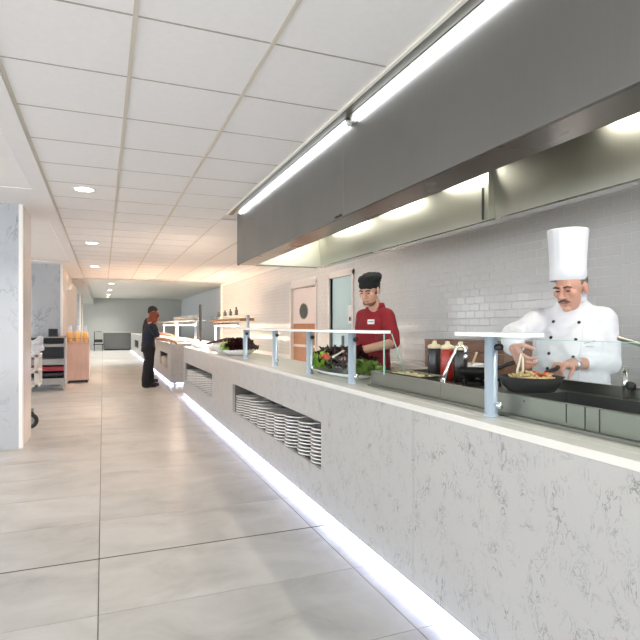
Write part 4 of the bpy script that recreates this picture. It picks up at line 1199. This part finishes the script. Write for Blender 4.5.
# cap
bm = bmesh.new(); R3 = HM2.to_3x3()
aball(bm, HM2 @ Vector((0, .02, .055)), (.088, .104, .055), R3, 22); aball(bm, HM2 @ Vector((.0, .045, .098)), (.104, .116, .046), R3, 22); aball(bm, HM2 @ Vector((.0, .10, .07)), (.075, .05, .045), R3, 18)
fuse('cap', bm, CAPM, .007, 3, rm, lambda p: .009 * noise.noise(p * 26))
bm = bmesh.new(); aball(bm, HM2 @ Vector((0, .03, .015)), (.079, .088, .065), R3, 20)
bmesh.ops.bisect_plane(bm, geom=bm.verts[:] + bm.edges[:] + bm.faces[:], plane_co=HM2 @ Vector((0, -.015, 0)), plane_no=R3 @ Vector((0, -1, .1)), clear_outer=True)
finish('hair', bm, HAIRD, rm, smooth=True)
face_bits(rm, HM2, HAIRD, EYE)
bm = bmesh.new(); aball(bm, HM2 @ Vector((0, -.032, -.088)), (.0545, .0605, .036), R3, 18)
bmesh.ops.bisect_plane(bm, geom=bm.verts[:] + bm.edges[:] + bm.faces[:], plane_co=HM2 @ Vector((0, 0, -.082)), plane_no=R3 @ Vector((0, 0, 1)), clear_outer=True)
finish('beard_stubble', bm, mat('stubble', (120, 84, 68), .7, var=.2, scale=90), rm, smooth=True)
bm = bmesh.new(); legs_prims(bm, .88, .1, ((0, 0), (0, 0)), .098)
fuse('trousers', bm, CLOTHB, .012, 4, rm); shoes(rm, .1, ((0, 0), (0, 0)))
q0 = P(343, 351, 4.0); q1 = P(333, 357, 3.86)
st = tube('salad_tongs', [q0, q0.lerp(q1, .5), q1], [.006, .007, .009], mat('white_nylon', (230, 224, 214), .5), None, 8)
tag(st, 'white salad server in the hand of the cook in red', 'utensil')

# ---- two people at the buffet
def diner(loc, ang, hgt, shirt, trous, hair, label, bob, bend):
    r = empty('person', loc, ang, label, 'person'); r.scale = (1.12, 1.15, 1); k = hgt / 1.70
    def V(x, y, z): return Vector((x * k, y * k, z * k))
    fb = bend
    hc = V(.0, -.06 - fb * .5, 1.575 - fb * .1)
    M = Matrix.Translation(hc) @ Matrix.Rotation(math.radians(22), 4, 'X')
    sl, sr = V(.18, -fb * .3, 1.38), V(-.18, -fb * .3, 1.38)
    el_, er_ = V(.23, -.10 - fb * .3, 1.10), V(-.23, -.10 - fb * .3, 1.10)
    wl_, wr_ = V(.16, -.34 - fb * .3, 1.08), V(-.14, -.36 - fb * .3, 1.04)
    bm = bmesh.new(); head_prims(bm, M, .95)
    acone(bm, M @ Vector((0, .025, -.08)), V(0, -fb * .3, 1.40), .05, .058)
    aloft(bm, [(V(0, 0, .88), .14, .1), (V(0, 0, 1.05), .12, .09), (V(0, -fb * .2, 1.28), .14, .095), (V(0, -fb * .3, 1.40), .12, .065)])
    for a, b, c in ((sl, el_, wl_), (sr, er_, wr_)):
        acone(bm, a, b, .045, .038); acone(bm, b, c, .037, .026)
        hand_prims(bm, c, c - b, Vector((0, 0, -1)), 1 if c.x < 0 else -1, (.3, .5, .4))
    legs_prims(bm, .9 * k, .09, ((0, .03), (0, -.05)), .075)
    fuse('body', bm, SKIN, .007, 3, r)
    bm = bmesh.new()
    aloft(bm, [(V(0, .0, .82), .165, .125), (V(0, .0, .95), .165, .12), (V(0, 0, 1.08), .148, .112), (V(0, -fb * .15, 1.25), .17, .118), (V(0, -fb * .3, 1.37), .16, .10), (V(0, -fb * .3, 1.43), .07, .065)])
    for a, b in ((sl, el_), (sr, er_)):
        acone(bm, a, a.lerp(b, .75), .066, .06); acone(bm, a, Vector((a.x * .5, a.y, a.z - .03)), .064, .062)
    fuse('shirt', bm, shirt, .011, 4, r, wrinkle(.006))
    bm = bmesh.new(); legs_prims(bm, .9 * k, .088, ((0, .03), (0, -.05)), .105)
    aloft(bm, [(V(0, .01, .8), .165, .125), (V(0, 0, .93), .16, .12)])
    for s, fy in ((-1, .03), (1, -.05)): acone(bm, Vector((s * .08, fy * .5, .5)), Vector((s * .078, .02 + fy, .07)), .085, .09)
    fuse('trousers', bm, trous, .012, 4, r, wrinkle(.005)); shoes(r, .09, ((0, .03), (0, -.05)))
    bm = bmesh.new(); R = M.to_3x3()
    aball(bm, M @ Vector((0, .03, .045)), (.086, .098, .088), R, 20)
    if bob:
        for s in (-1, 1): aball(bm, M @ Vector((s * .06, .01, -.04)), (.032, .06, .08), R, 14)
        aball(bm, M @ Vector((0, .075, -.05)), (.07, .045, .08), R, 14)
    else: aball(bm, M @ Vector((0, .06, 0)), (.076, .055, .07), R, 14)
    fuse('hair', bm, hair, .008, 2, r, lambda p: .004 * noise.noise(p * 50))
    face_bits(r, M, hair, EYE)
    return r
diner((.90, 12.02, 0), math.radians(97), 1.60, CLOTHN, CLOTHB, HAIRR, 'person with auburn hair in navy top and black trousers at the buffet', True, .12)
diner((.96, 12.95, 0), math.radians(95), 1.76, CLOTHB, CLOTHB, HAIRD, 'person with short dark hair in black behind the auburn haired person', False, .08)
